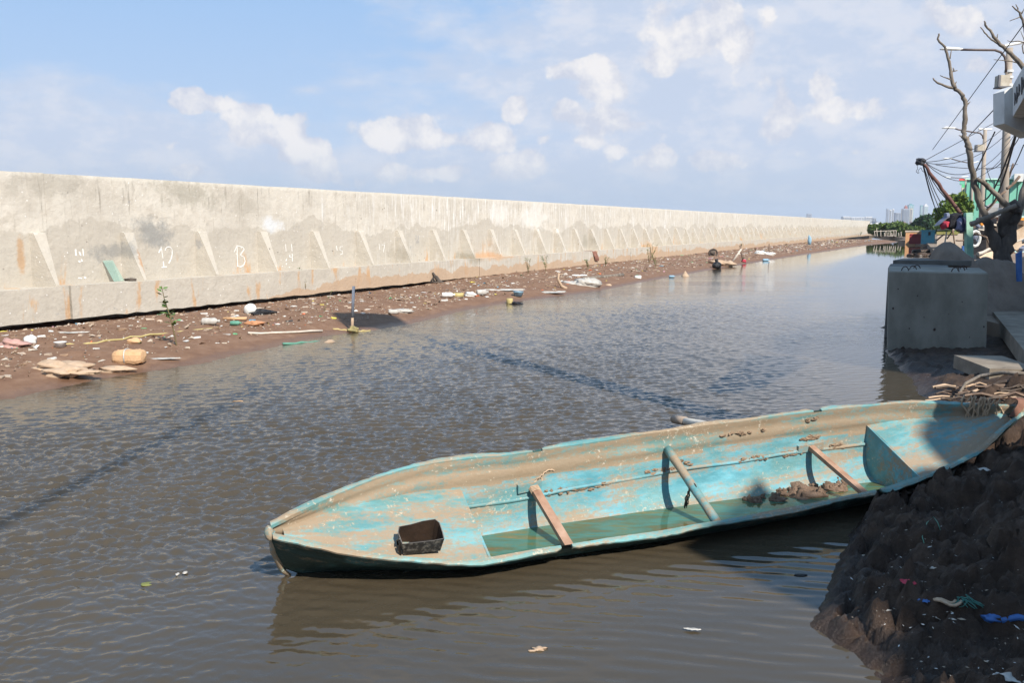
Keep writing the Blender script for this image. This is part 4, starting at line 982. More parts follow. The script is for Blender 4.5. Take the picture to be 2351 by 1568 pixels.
pole(2262, 298, 2250, 560, 13, 7.5, 42, 'second utility pole from the right with a white lamp arm and brown meter box', [(2257, 318), (2256, 311), (2250, 305), (2235, 303), (2200, 297), (2192, 294)], (2241, 332, 2255, 346), ((2247, 296), (2277, 296)))
pole(2233, 372, 2229, 560, 7.5, 4.5, 62, 'third utility pole, thin, behind the crooked tree limb', [(2230, 378), (2226, 374), (2205, 370), (2184, 364)], None, ((2224, 377), (2246, 370)))
pole(2217, 407, 2214, 545, 5, 3.2, 84, 'thin utility pole in front of the red and green sign', [(2214, 412), (2212, 409), (2195, 408), (2182, 407)], None, ((2207, 406), (2223, 404)))
pole(2202, 448, 2203, 540, 3, 2, 105, 'smallest and farthest utility pole beside the bushes', [(2201, 447), (2190, 446), (2184, 446)], None, None)
# ---- boom of a lift net, with cords
M_BOOM = mat('reddish_bamboo', [(.10, .045, .04), (.17, .09, .075)], 8, .8, .2)
M_WIRE = mat('black_wire', [(.03, .03, .035)], 10, .7, 0)
bm_ = empty('net_boom', at(2250, 525, 19.5), 'reddish leaning boom with ropes fanning down from its tip', 'boom')
mb = MB(); limb(mb, [c2p(945, 790, 19.5), c2p(860, 680, 19.5), c2p(760, 545, 19.5), c2p(660, 410, 19.5), c2p(590, 310, 19.5), c2p(550, 270, 19.5)], 9, 5.5, 19.5, 10, .01); mb.build('spar', M_BOOM, bm_, smooth=True)
mb = MB(); mb.blob(c2p(552, 275, 19.5), (.09, .09, .08), 5, .4); mb.build('lashing', M_WIRE, bm_)
mb = MB()
for a, b, sg in (((570, 300), (720, 790), .3), ((575, 300), (735, 740), .12), ((580, 290), (810, 650), .25), ((585, 295), (830, 660), .32), ((575, 310), (705, 770), .1), ((590, 300), (755, 690), .2)):
    p, q = c2p(*a, 19.5), c2p(*b, 19.8); mb.tube([p.lerp(q, i/8)+Vector((0, 0, -sg*.3*math.sin(math.pi*i/8))) for i in range(9)], .009, 5)
mb.build('stay_rope', M_WIRE, bm_)
mb = MB(); r_ = random.Random(3)
mb.tube(wob([c2p(548, 290, 19.5), c2p(510, 310, 19.5), c2p(512, 370, 19.5), c2p(530, 385, 19.5), c2p(545, 330, 19.5), c2p(590, 380, 19.5)], 4, .02), .006, 4); mb.build('loose_line', M_WIRE, bm_)
def wire(p, q, sag, r=.012, label=None):
    mb = MB(); mb.tube([p.lerp(q, i/14)+Vector((0, 0, -sag*4*(i/14)*(1-i/14))) for i in range(15)], r, 5, cap=False)
    return mb.build('wire', M_WIRE, label=label, cat='wire', group='overhead wires above the right bank')
LWS = ['steepest thin wire from the boom tip up to the top of the picture', 'uppermost of the thin wires from the boom tip to the second pole', 'second thin wire down from the boom tip to the right', 'sagging thin wire from the boom tip, third down', 'lowest sagging wire from the boom tip to the nearest pole', 'nearly level wire leaving the boom below its tip']
for LW, (a, b, sg) in zip(LWS, (((580, 270), (2400, -720), .0), ((600, 278), (1420, -110), .25), ((600, 285), (1450, -60), .35), ((605, 290), (1470, 10), .6), ((610, 300), (1480, 60), .7), ((700, 305), (1500, 300), .1))):
    wire(c2p(*a, 19.5), c2p(*b, 25), sg, .008, LW)
wire(c2p(1075, 400, 25), c2p(1278, -20, 24), 0, .018, 'thick black cable slanting up to the white ledge, left one')
wire(c2p(1160, 660, 25), c2p(1490, -20, 17), .3, .02, 'pair of thick black cables slanting up past the nearest pole, upper one')
wire(c2p(1180, 700, 25), c2p(1485, 10, 17), .5, .02, 'pair of thick black cables slanting up past the nearest pole, lower one')
wire(c2p(1200, 350, 40), c2p(1560, 110, 25), .9, .016, 'slack thin wire between the second pole and the right edge')
wire(c2p(1190, 345, 40), c2p(1640, -200, 25), .5, .016, 'thin wire rising from the second pole across the nearest pole')
wire(c1p(715, 1568, 24), c1p(1680, 240, 14), .0, .008, 'long straight thin wire crossing the sky behind the dead tree')
wire(c1p(1100, 1420, 40), c1p(1460, 1040, 26), .0, .018, 'short thin wire from the second pole up to the white ledge')
# ---- things drying on a rack, and the green post
M_GREENP = mat('flaking_green_paint', [(.16, .36, .28), (.26, .46, .36), (.34, .5, .4)], 6, .8, .3)
def plank(name, pts, w, th, m_, label=None, cat=None, parent=None):
    a, c = Vector(pts[0]), Vector(pts[1]); d = (c-a); side = d.cross(Vector((0, 1, 0))).normalized()*w/2
    mb = MB(); mb.prism([a-side, c-side, c+side, a+side], (0, th, 0)); return mb.build(name, m_, parent, label=label, cat=cat)
plank('post', (at(2228, 592, 16.8), at(2226, 488, 16.8)), .125, .1, M_GREENP, 'upright post painted flaking green beside the drying clothes', 'post')
M_STICK = mat('pale_stick', [(.42, .36, .3), (.58, .52, .44)], 10, .8, .2)
M_STICKD = mat('brown_stick', [(.12, .08, .06), (.2, .14, .10)], 10, .8, .2)
rk = empty('drying_rack', at(2200, 580, 17.2), 'rough rack of sticks carrying the dark clothes', 'rack')
for a, b, m_ in (((788, 1100), (800, 960), M_STICK), ((835, 1108), (835, 1060), M_STICKD), ((885, 1110), (868, 950), M_STICKD), ((715, 945), (1010, 940), M_STICK), ((1050, 930), (1225, 960), M_STICK), ((1110, 985), (1250, 1040), M_STICKD), ((1180, 985), (1230, 1115), M_STICKD), ((705, 1050), (780, 985), M_STICKD), ((805, 1030), (880, 935), M_STICKD), ((895, 1050), (985, 1045), M_STICKD)):
    mb = MB(); limb(mb, [c2p(*a, 17.2), c2p(*b, 17.2)], 3.4, 3.0, 17.2, 7, .006); mb.build('stick', m_, rk, smooth=True)
def cloth(pts, Y, m_, label, thick=.08, cat='clothes'):
    """hanging folded cloth: an outline in its own plane, filled with folds, given thickness"""
    P_ = [c2p(x, y, Y) for x, y in pts]; c = sum(P_, Vector())/len(P_); mb = MB(); n = len(P_)
    ringsF = []; 
    for k_, (f_, dep) in enumerate(((1, 0), (.86, -thick), (.5, -thick*1.3))):
        ringsF.append([c.lerp(p, f_)+Vector((0, dep+random.uniform(-.02, .02)*(k_ > 0), 0)) for p in P_])
    bk = [p+Vector((0, thick*.8, 0)) for p in ringsF[0]]
    for a, b in zip(ringsF, ringsF[1:]):
        for i in range(n): mb.quad(a[i], a[(i+1) % n], b[(i+1) % n], b[i])
    mb.poly(ringsF[-1]); mb.poly(bk[::-1])
    for i in range(n): mb.quad(bk[i], bk[(i+1) % n], ringsF[0][(i+1) % n], ringsF[0][i])
    return mb.build('clothes', m_, label=label, cat=cat, smooth=True)
M_CN = mat('navy_cloth', [(.018, .02, .045), (.04, .045, .09)], 6, .9, .5); M_CK = mat('black_cloth', [(.01, .01, .013), (.025, .025, .03)], 6, .9, .5)
M_CR = mat('crimson_cloth', [(.32, .03, .05), (.5, .06, .09)], 6, .9, .5); M_CL = mat('lilac_cloth', [(.16, .17, .26), (.26, .26, .36)], 6, .9, .5); M_CG = mat('grey_blue_cloth', [(.12, .14, .2), (.2, .22, .28)], 6, .9, .5)
cloth([(795, 780), (825, 775), (830, 810), (770, 850), (715, 905), (695, 905), (730, 865), (790, 815)], 17.1, M_CG, 'grey-blue shirt drying at the left end of the rack')
cloth([(790, 855), (820, 860), (800, 920), (770, 940), (752, 905), (765, 870)], 17.0, M_CR, 'crimson cloth drying between the dark shirts')
cloth([(845, 795), (890, 775), (945, 785), (965, 830), (945, 850), (900, 850), (895, 930), (860, 940), (800, 925), (815, 850)], 17.0, M_CK, 'black jacket with a pale stripe drying on the rack')
cloth([(900, 850), (930, 820), (960, 850), (965, 950), (935, 960), (895, 940), (905, 900)], 16.9, M_CL, 'lilac shirt hanging over the rack beside the green post')
cloth([(940, 800), (975, 820), (965, 960), (950, 975)], 16.85, M_CN, 'navy sleeve hanging beside the green post')
# ---- shack of salvaged boards behind the tree
M_PLY = mat('weathered_plywood', [(.38, .27, .18), (.52, .40, .29), (.62, .5, .38)], 4, .85, .3)
M_PLYD = mat('dark_board', [(.07, .055, .045), (.12, .09, .07)], 5, .9, .3)
M_ORT = mat('orange_tarpaulin', [(.55, .2, .03), (.75, .32, .05)], 5, .7, .4); M_BLT = mat('blue_plastic', [(.03, .09, .26), (.06, .16, .4)], 5, .5, .3)
M_BRK = mat('dull_red_brick', [(.2, .085, .06), (.28, .14, .10)], 10, .9, .3)
shack = empty('shack', at(2300, 570, 20), 'ramshackle shack of salvaged plywood and tarpaulin behind the dead tree', 'shack')
def panel(pts, Y, m_, name='board', th=.04, parent=shack, dys=None):
    P_ = [c2p(x, y, Y+(dys[i] if dys else 0)) for i, (x, y) in enumerate(pts)]; mb = MB(); mb.prism(P_, (0, th, 0)); return mb.build(name, m_, parent)
panel([(1300, 860), (1400, 865), (1380, 950), (1345, 1060), (1330, 1040), (1310, 950)], 18.4, M_PLY)
panel([(1480, 865), (1760, 900), (1760, 1010), (1640, 1000), (1450, 1060), (1440, 1000)], 18.6, M_PLY)
panel([(1450, 1065), (1640, 1010), (1760, 1020), (1760, 1160), (1500, 1150), (1450, 1120)], 18.3, M_PLY)
panel([(1490, 840), (1700, 800), (1760, 830), (1760, 905), (1600, 880)], 19, M_PLYD)
panel([(1500, 830), (1600, 818), (1760, 840), (1760, 870), (1560, 850), (1500, 852)], 18.7, M_ORT, 'tarpaulin')
panel([(975, 860), (1310, 900), (1320, 1180), (970, 1190)], 20.5, M_PLYD)
panel([(1000, 955), (1190, 960), (1195, 1180), (1000, 1185)], 20.2, M_CK)
panel([(1140, 875), (1180, 880), (1170, 905), (1140, 895)], 18.8, M_ORT, 'tarpaulin')
panel([(960, 1100), (1020, 1105), (1020, 1160), (960, 1160)], 18.9, M_BLT, 'blue_sheet')
panel([(1110, 1190), (1275, 1110), (1300, 1220), (1150, 1240)], 17.6, M_PLY, 'plywood_offcut', dys=[0, .3, .2, 0])
mb = MB(); limb(mb, [c2p(1105, 1185, 17.5), c2p(1275, 1115, 17.8)], 7, 6, 17.5, 8); mb.build('batten', M_STICK, shack)
mb = MB(); limb(mb, [c2p(1455, 1065, 18), c2p(1590, 1020, 18), c2p(1700, 1015, 18)], 4, 4, 18, 8); mb.build('batten', M_STICK, shack)
panel([(1490, 1180), (1545, 1150), (1545, 1450), (1500, 1450)], 15.4, M_BLT, 'blue_sheet')
panel([(1540, 1210), (1760, 1190), (1760, 1440), (1545, 1440)], 15.8, M_PLY, 'board')
r_ = random.Random(12)
for i in range(46):
    x = r_.uniform(970, 1560); y = r_.uniform(830, 1180); Y = r_.uniform(17.7, 19.6)
    m_ = r_.choice([M_PLY, M_PLYD, M_STICKD, M_STICK, M_CG, M_WHITE, M_PLYD, M_CK]); l = r_.uniform(15, 70); a = r_.uniform(-.7, .7)+(1.57 if r_.random() < .3 else 0)
    mb = MB(); p, q = c2p(x, y, Y), c2p(x+l*math.cos(a), y+l*math.sin(a), Y+r_.uniform(-.3, .3)); s_ = r_.uniform(.02, .07)
    mb.tube([p, q], s_, 4 if r_.random() < .6 else 7); mb.build('scrap', m_, shack)
mb = MB(); c = c2p(1085, 1030, 18.5); mb.tube([c+Vector((math.cos(a)*.1, 0, math.sin(a)*.16)) for a in np.linspace(0, 6.28, 13)], .03, 6); mb.build('hoop', M_LAMP, shack)
mb = MB()
p, q = c2p(1400, 480+100, 21), c2p(1520, 415, 21); limb(mb, [c2p(1395, 540, 25), c2p(1430, 515, 25), c2p(1470, 480, 25), c2p(1515, 418, 25)], 7, 6, 25, 8)
mb.build('log', M_STICKD, label='short crooked brown branch tied to the nearest utility pole', cat='branch', smooth=True)
mb = MB(); limb(mb, [c2p(1190, 760, 23), c2p(1280, 660, 23), c2p(1380, 560, 23)], 6, 5, 23, 8); mb.build('log', M_STICKD, label='slanting brown pole leaning towards the nearest utility pole', cat='pole', smooth=True)
mb = MB(); limb(mb, [c2p(1415, 430, 30), c2p(1458, 290, 30)], 5, 4, 30, 8); mb.build('post', M_STICKD, label='short dark post standing against the green building beside the nearest pole', cat='post', smooth=True)
# litter caught on the water near the block
mb = MB(); r_ = random.Random(5)
for i in range(26):
    p = unz(2024+r_.uniform(-8, 18), 790-r_.uniform(-12, 60), 0); mb.blob((p.x+.25, p.y, 0), (r_.uniform(.05, .16), r_.uniform(.05, .12), r_.uniform(.03, .09)), i, .5, 9, 6)
mb.build('mud', M_MUDR, label='ragged mud and weed clinging to the foot of the grey block', cat='mud', kind='stuff', smooth=True)
for i, (x0, x1, y, w) in enumerate(((2092, 2190, 577, 3), (2100, 2180, 587, 3.5), (2085, 2100, 586, 2), (2120, 2210, 568, 5))):
    a, c = unz(x0, y, .03), unz(x1, y, .03); mb = MB(); n = 12
    P_ = [a.lerp(c, k/n)+Vector((0, random.uniform(-.4, .4), 0)) for k in range(n+1)]; mb.tube(P_, [.05]+[w*.05+random.uniform(-.03, .05) for k in range(n-1)]+[.05], 7)
    mb.build('mudflat', M_MUDR, label=['thin dark mud spit reaching into the canal, nearer the far boxes', 'dark mud spit just above the slab behind the block', 'tiny dark lump floating left of the mud spits', 'broad mud spit below the blue tank'][i], cat='mud', kind='stuff', smooth=True)
# ---- pole behind the camera, and unseen house masses shaped to shade the bank
# ================================================================ FAR RIGHT BANK
def boxat(mb, x0, x1, y0, y1, Y, depth, mi=0):
    """a building block whose front stands at depth Y and fills the given part of the view"""
    a, c = at(x0, y1, Y), at(x1, y0, Y); mb.prism([(a.x, Y, a.z), (c.x, Y, a.z), (c.x, Y, c.z), (a.x, Y, c.z)], WD*depth, mi=mi)
def thing_box(name, x0, x1, y0, y1, Y, depth, m_, label, cat, z0=.2):
    a, c = at(x0, y1, Y), at(x1, y0, Y); z0_ = z0 if z0 is not None else a.z
    r = empty(name, ((a.x+c.x)/2, Y+depth/2, z0_), label, cat); mb = MB(); mb.prism([(a.x, Y, z0_), (c.x, Y, z0_), (c.x, Y, c.z), (a.x, Y, c.z)], WD*depth); mb.build('wall', m_, r); return r, a, c
M_GRB = mat('teal_green_sheet', [(.12, .33, .25), (.15, .40, .30)], .8, .6, .1, .01, (8, 1, .3))
r, a, c = thing_box('warehouse', 2216, 2420, 411, 480, 75, 30, M_GRB, 'long teal green shed wall behind the utility poles', 'warehouse')
mb = MB(); boxat(mb, 2216, 2420, 409, 412, 74.8, .3); mb.build('eave', mat('pale_green_trim', [(.4, .6, .5)], 5, .6, 0), r)
for i in range(7): 
    mb = MB(); x = 2230+i*18; boxat(mb, x, x+.7, 413, 480, 74.9, .12); mb.build('sheet_seam', M_GRB, r)
M_GRD = mat('grey_roofing', [(.22, .21, .2), (.3, .29, .28)], 2, .8, .2); M_TEAL = mat('pale_teal_wall', [(.35, .55, .52), (.5, .66, .62)], 1, .8, .1)
r, a, c = thing_box('shed', 2262, 2335, 476, 520, 60, 14, M_GRD, 'low grey shed in front of the teal green building', 'shed')
mb = MB(); q = [at(2255, 478, 60), at(2275, 466, 62), at(2330, 466, 62), at(2340, 478, 60)]; mb.prism(q, WD*12); mb.build('roof', M_GRD, r)
for x in (2268, 2290, 2312): mb = MB(); boxat(mb, x, x+12, 488, 500, 59.9, .2); mb.build('window', M_BOXD, r)
r, a, c = thing_box('kiosk', 2325, 2400, 476, 515, 52, 10, M_TEAL, 'pale teal hut below the green shed wall at the right edge', 'hut')
mb = MB(); boxat(mb, 2320, 2400, 474, 478, 51.6, 11); mb.build('roof', M_TEAL, r)
M_BRED = mat('old_red_brick', [(.22, .10, .08), (.3, .16, .12)], 3, .9, .3)
r, a, c = thing_box('brick_house', 2268, 2318, 497, 560, 40, 8, M_BRED, 'dull red brick house wall beyond the shack', 'house')
mb = MB(); boxat(mb, 2264, 2322, 494, 498, 39.8, 9); mb.build('roof', M_GRD, r)
mb = MB(); boxat(mb, 2280, 2292, 508, 522, 39.9, .1); mb.build('window', M_TEAL, r)
mb = MB(); boxat(mb, 2328, 2351, 398, 416, 74, 5); mb.build('water_tank', [mat('pale_tank', [(.5, .5, .48)], 2, .7, .1)], label='small pale plant box on the roof of the teal green building', cat='roof box')
# sign tower
M_SGR = mat('sign_green', [(.07, .36, .14), (.10, .45, .2)], 2, .5, 0); M_SRD = mat('sign_red', [(.55, .05, .04)], 2, .5, 0); M_SBR = mat('sign_poster', [(.2, .12, .08), (.5, .45, .35), (.1, .3, .2)], 1.2, .5, 0)
sg_ = empty('sign_tower', at(2212, 500, 90), 'tall green advertising sign with a red top edge', 'sign')
for nm, x0, x1, y0, y1, m_ in (('panel', 2203, 2224, 423, 498, M_SGR), ('top_panel', 2203, 2224, 414, 423, M_GRB), ('top_edge', 2202, 2225, 410, 414, M_SRD), ('poster', 2207, 2218, 430, 446, M_SBR), ('poster', 2207, 2217, 452, 476, M_SBR)):
    mb = MB(); boxat(mb, x0, x1, y0, y1, 90-(.12 if nm == 'poster' else 0), .1 if nm == 'poster' else 1.0); mb.build(nm, m_, sg_)
for x in (2204, 2222): mb = MB(); boxat(mb, x, x+1.5, 498, 540, 90, .4); mb.build('leg', M_METAL, sg_)
# ---- canal-side boxes far down the right bank
def solid(name, x0, x1, y0, y1, Y, depth, m_, label, cat, parts=()):
    r = empty(name, at((x0+x1)/2, y1, Y), label, cat); mb = MB(); boxat(mb, x0, x1, y0, y1, Y, depth); mb.build('body', m_, r)
    for nm, a0, a1, b0, b1, mm in parts: mb = MB(); boxat(mb, a0, a1, b0, b1, Y-.06, .1); mb.build(nm, mm, r)
    return r
M_ORC = mat('orange_painted_concrete', [(.42, .22, .11), (.52, .29, .15)], 1, .8, .2); M_RED = mat('dull_red_plastic', [(.22, .03, .035), (.32, .05, .05)], 2, .6, .2)
M_CYA = mat('weathered_cyan_paint', [(.08, .26, .36), (.13, .36, .46), (.2, .3, .3)], 2, .7, .2); M_PAL = mat('pale_concrete_far', [(.35, .29, .24), (.45, .38, .31)], 1, .9, .1)
solid('concrete_block', 2078, 2114, 531, 561, 92, 6, M_ORC, 'orange painted concrete block at the far end of the canal', 'concrete block', [('coping', 2078, 2114, 529, 532.5, M_PAL)])
solid('tank', 2087, 2114, 538, 560, 86, 2.5, M_RED, 'dull red plastic tank standing in the water beside the cyan tank', 'tank', [('lid', 2089, 2112, 536.5, 539, M_RED)])
solid('tank', 2114, 2146, 529, 560, 82, 3, M_CYA, 'weathered cyan tank with a rusty hole, beside the red tank', 'tank', [('hatch', 2131, 2137, 532, 540, M_REBAR), ('rim', 2113.5, 2147, 528, 530.5, M_CYA)])
r = solid('retaining_wall', 2150, 2215, 536, 575, 60, 3, M_PAL, 'pale concrete retaining wall below the drying clothes', 'wall', [('mossy_coping', 2150, 2200, 532, 538, mat('mossy_edge', [(.16, .16, .05), (.25, .22, .08)], 1, .9, .1))])
# ---- vehicles on the far road
M_CARK = mat('dark_car_paint', [(.02, .025, .025)], 2, .3, 0, spec=.5); M_CARW = mat('white_car_paint', [(.6, .6, .6)], 2, .3, 0, spec=.5); M_GLS = mat('car_glass', [(.02, .03, .03)], 2, .1, 0, spec=.6)
M_TL = mat('tail_light', [(.5, .03, .03)], 2, .3, 0)
def car(px, py, Y, m_, label, w=1.75, h=1.5):
    p = at(px, py, Y); r = empty('car', (p.x, p.y, p.z), label, 'car'); o = Vector((p.x, p.y, p.z)); mb = MB()
    sec = [(-w/2, .35), (w/2, .35), (w/2, .85), (w/2*.92, .98), (w/2*.78, h), (-w/2*.78, h), (-w/2*.92, .98), (-w/2, .85)]
    mb.prism([o+Vector((x, 0, z)) for x, z in sec], (0, 4.0, 0)); mb.build('body', m_, r)
    mb = MB(); mb.prism([o+Vector((x, -.02, z)) for x, z in ((-w*.39, 1.0), (w*.39, 1.0), (w*.33, h-.1), (-w*.33, h-.1))], (0, .02, 0)); mb.build('rear_window', M_GLS, r)
    for sx in (-1, 1):
        mb = MB(); mb.box(o+Vector((sx*w*.41, -.02, .82)), (.2, .04, .14)); mb.build('tail_light', M_TL, r)
        for yy in (.8, 3.2): mb = MB(); mb.tube([o+Vector((sx*w*.46-.1, yy, .32)), o+Vector((sx*w*.46+.1, yy, .32))], .32, 14); mb.build('wheel', M_CK, r)
    mb = MB(); mb.box(o+Vector((0, -.03, .45)), (w*.95, .06, .14)); mb.build('bumper', m_, r)
car(2113, 537, 150, M_CARK, 'dark green car parked on the far bank above the orange block'); car(2152, 537, 150, M_CARW, 'white car with red tail lights on the far bank right of the dark car')
# ---- vegetation
def leafmat(name, c1, c2):
    m, N, b, pos, ob = matN(name); n = N.noise(pos, .9, 3); n2 = N.noise(pos, 6, 2)
    N.put(b.inputs['Base Color'], N.ramp(N.math('ADD', N.math('MULTIPLY', n, .6), N.math('MULTIPLY', n2, .4)), [(.35, c1), (.65, c2)])); b.inputs['Roughness'].default_value = .6
    b.inputs['Specular IOR Level'].default_value = .25
    return m
M_LF = leafmat('mangrove_leaves', (.045, .09, .02), (.13, .18, .04)); M_LFD = leafmat('dark_leaves', (.015, .045, .02), (.04, .08, .03)); M_LFY = leafmat('yellow_green_leaves', (.06, .11, .015), (.17, .22, .04))
M_SPR = leafmat('seedling_leaves', (.07, .13, .03), (.14, .22, .06)); M_STEM = mat('thin_stem', [(.13, .10, .05), (.2, .16, .08)], 10, .8, 0)
def crown(V, F, c, r, n, ls, rg):
    d = rg.normal(size=(n, 3)); d /= np.linalg.norm(d, axis=1)[:, None]; rad = rg.uniform(.35, 1, n)**.5
    # lumps: pull leaves towards a set of clump centres
    k = max(5, n//90); cc = rg.normal(size=(k, 3)); cc /= np.linalg.norm(cc, axis=1)[:, None]; cc[:, 2] = np.abs(cc[:, 2])*.9-.25; cc *= rg.uniform(.5, .95, k)[:, None]
    w = rg.integers(0, k, n); P_ = np.where(rg.random(n)[:, None] < .8, cc[w]+d*rad[:, None]*rg.uniform(.22, .42, k)[w][:, None], d*rad[:, None]*.9)
    P_ = np.array(c)+P_*np.array(r); a = rg.normal(size=(n, 3)); a /= np.linalg.norm(a, axis=1)[:, None]; b = np.cross(a, rg.normal(size=(n, 3))); b /= np.linalg.norm(b, axis=1)[:, None]
    s = ls*rg.uniform(.5, 1.3, n)[:, None]; i0 = sum(len(v) for v in V)
    q = np.stack([P_-a*s, P_+b*s*.5, P_+a*s, P_-b*s*.5], 1).reshape(-1, 3); V.append(q); F.append(i0+np.arange(n*4).reshape(n, 4))
def tree_(name, px, py, Y, w, h, m_, label, cat, n=1500, trunk=True, ls=.3, group=None, lobes=3):
    rg = np.random.default_rng(int(px*7+py)); b = at(px, py, Y); b.z = .3; W_ = w*Y/FPX/2; H_ = h*Y/FPX
    r = empty(name, b, label, cat, group); V, F = [], []
    for i in range(lobes):
        ox = rg.uniform(-.5, .5)*W_; oz = rg.uniform(.45, .68)*H_; crown(V, F, (b.x+ox, b.y+rg.uniform(-.5, .5)*W_, b.z+oz), (W_*rg.uniform(.5, .75), W_*.8, H_*rg.uniform(.32, .45)), n//lobes, ls, rg)
    o = npmesh('foliage' if not trunk else 'crown', np.concatenate(V)-np.array(b), np.concatenate(F), m_, False); o.parent = r
    mb = MB()
    for i in range(3): mb.tube([b+Vector((rg.uniform(-.2, .2), 0, 0)), b+Vector((rg.uniform(-.3, .3)*W_, rg.uniform(-.2, .2), H_*.35)), b+Vector((rg.uniform(-.6, .6)*W_, 0, H_*.7))], [.02*H_+.02, .015*H_+.01, .01], 6)
    mb.build('trunk' if trunk else 'stem', M_STEM, r); return r
bush = [(2020, 46, 30, 130, M_LF), (2052, 60, 36, 128, M_LF), (2078, 52, 34, 126, M_LF), (2035, 40, 24, 132, M_LFY), (2098, 46, 26, 124, M_LF), (2010, 34, 24, 134, M_LF)]
LBL = ['bushy green mangrove in the middle of the clump past the wall\'s end', 'tallest bushy mangrove in the clump past the wall\'s end', 'bushy mangrove to the right of the tallest one, beyond the orange block', 'low yellow-green bush in front of the mangroves past the wall\'s end', 'mangrove nearest the dark car on the far bank', 'small green bush touching the end of the sea wall']
for (px, w, h, Y, m_), lb_ in zip(bush, LBL): tree_('mangrove', px, 540, Y, w, h, m_, lb_, 'bush', 2600, False, .42, 'bushes past the end of the sea wall', 4)
tree_('tree', 2124, 535, 150, 54, 46, M_LFD, 'dark spreading tree behind the far cars', 'tree', 2600, True, .45, None, 4)
tree_('tree', 2160, 535, 140, 60, 38, M_LF, 'rounded green tree right of the dark spreading tree', 'tree', 2600, True, .45, None, 4)
tree_('tree', 2186, 545, 62, 84, 128, M_LFY, 'yellow-green leafy tree behind the drying clothes', 'tree', 5500, True, .17, None, 5)
tree_('tree', 2215, 545, 64, 46, 75, M_LF, 'darker leafy tree below the green sign', 'tree', 2200, True, .17, None, 3)
# fence of stakes at the end of the wall
fn = empty('stake_fence', at(2045, 540, 112), 'rickety fence of pale sticks at the water past the wall\'s end', 'fence')
for i, x in enumerate((2009, 2014, 2022, 2031, 2034, 2038, 2043, 2047, 2052, 2057, 2063, 2069)):
    mb = MB(); hh = random.uniform(8, 14)+(8 if i == 1 else 0); mb.tube([at(x+random.uniform(-1, 1), 542, 112), at(x+random.uniform(-2, 2), 542-hh, 112)], .05, 5); mb.build('stake', M_STICK, fn)
mb = MB(); mb.tube([at(2008, 531, 112), at(2035, 530, 112), at(2058, 529, 112)], .045, 5); mb.build('rail', M_STICK, fn)
# ---- skyline
def tower(name, x0, x1, y0, Y, m_, m2, label, nfl=16, ncol=2, top=None, depth=None):
    a, c = at(x0, 520, Y), at(x1, y0, Y); w = c.x-a.x; depth = depth or w*.8; r = empty(name, ((a.x+c.x)/2, Y+depth/2, .3), label, 'building'); H_ = c.z
    mb = MB(); mb.box(((a.x+c.x)/2, Y+depth/2, (H_+.3)/2), (w, depth, H_-.3)); mb.build('wall', m_, r)
    z0 = max(8, H_*.12)
    for j in range(ncol):
        xa = a.x+w*(j+.22)/ncol; xb = a.x+w*(j+.78)/ncol
        mb = MB()
        for i in range(nfl):
            z = z0+(H_*.95-z0)*(i+.5)/nfl; mb.box(((xa+xb)/2, Y-.3, z), (xb-xa, .6, (H_*.95-z0)/nfl*.5))
        o = mb.build('windows', m2, r); o['kind'] = 'stuff'
    if top:
        mb = MB(); mb.box(((a.x+c.x)/2, Y+depth/2, H_+top*Y/FPX/2), (w*.4, depth*.4, top*Y/FPX)); mb.build('roof_block', m_, r)
    return r
M_TW = mat('white_tower_render', [(.55, .54, .52), (.62, .61, .6)], .05, .8, 0); M_TC = mat('cream_tower_render', [(.5, .43, .33), (.56, .49, .38)], .05, .8, 0); M_TG = mat('blue_green_glass', [(.10, .26, .28), (.14, .32, .34)], .05, .3, 0)
M_TWN = mat('tower_windows', [(.12, .15, .18)], .05, .4, 0); M_GBL = mat('grey_blue_tower', [(.28, .3, .34)], .05, .7, 0); M_ROOFR = mat('red_tiles', [(.3, .1, .07)], .1, .8, 0)
YC = 1700
tower('apartment_tower', 2041, 2047, 481, YC, M_TW, M_TWN, 'slim white apartment tower, leftmost of the skyline towers', 18, 1); tower('apartment_tower', 2047.3, 2053, 479, YC, M_TW, M_TWN, 'second slim white tower joined to the leftmost one', 18, 1)
tower('apartment_tower', 2034, 2041, 478, YC+500, M_GBL, M_TWN, 'hazy grey-blue tower behind the leftmost white one', 14, 1)
tower('apartment_tower', 2055, 2069, 488, YC+150, M_GBL, M_TWN, 'lower grey block between the white towers and the cream block', 10, 2)
tower('apartment_tower', 2068, 2071.5, 480, YC, M_TC, M_TWN, 'narrow cream stair tower left of the big grey slab', 12, 1); tower('apartment_tower', 2071.7, 2088, 479, YC+20, M_GBL, M_TWN, 'broad grey slab of flats with a small red roof', 14, 4)
mb = MB(); p = at(2079.5, 474, YC+30); mb.lathe([(4, -4), (3, 0), (.5, 3)], p, 8); mb.build('roof', M_ROOFR, label='small red pointed roof on the broad grey slab of flats', cat='roof')
tower('apartment_tower', 2088.2, 2095.5, 478, YC-10, M_TC, M_TWN, 'tall cream tower at the right of the broad grey slab', 16, 1); tower('apartment_tower', 2084, 2099, 470, YC+300, M_TG, M_TW, 'blue-green glass tower behind the cream tower', 16, 3, 3)
tower('apartment_tower', 2111, 2119, 471, YC+200, M_TG, M_TW, 'left blue-green half of the rightmost pair of towers', 16, 2); tower('apartment_tower', 2119.3, 2131.5, 471, YC+180, M_TW, M_TG, 'white striped tower with green glass, rightmost of the skyline', 16, 4, 3)
M_HOT = mat('white_hotel', [(.55, .56, .57)], .1, .7, 0)
tower('long_building', 1935, 1953, 496.5, 1500, M_HOT, M_TWN, 'white building with window bays, left end of the low white range', 4, 6); tower('long_building', 1953.2, 1986, 498, 1500, M_HOT, M_TWN, 'long low white building with a pale blue roof above the wall\'s end', 4, 8)
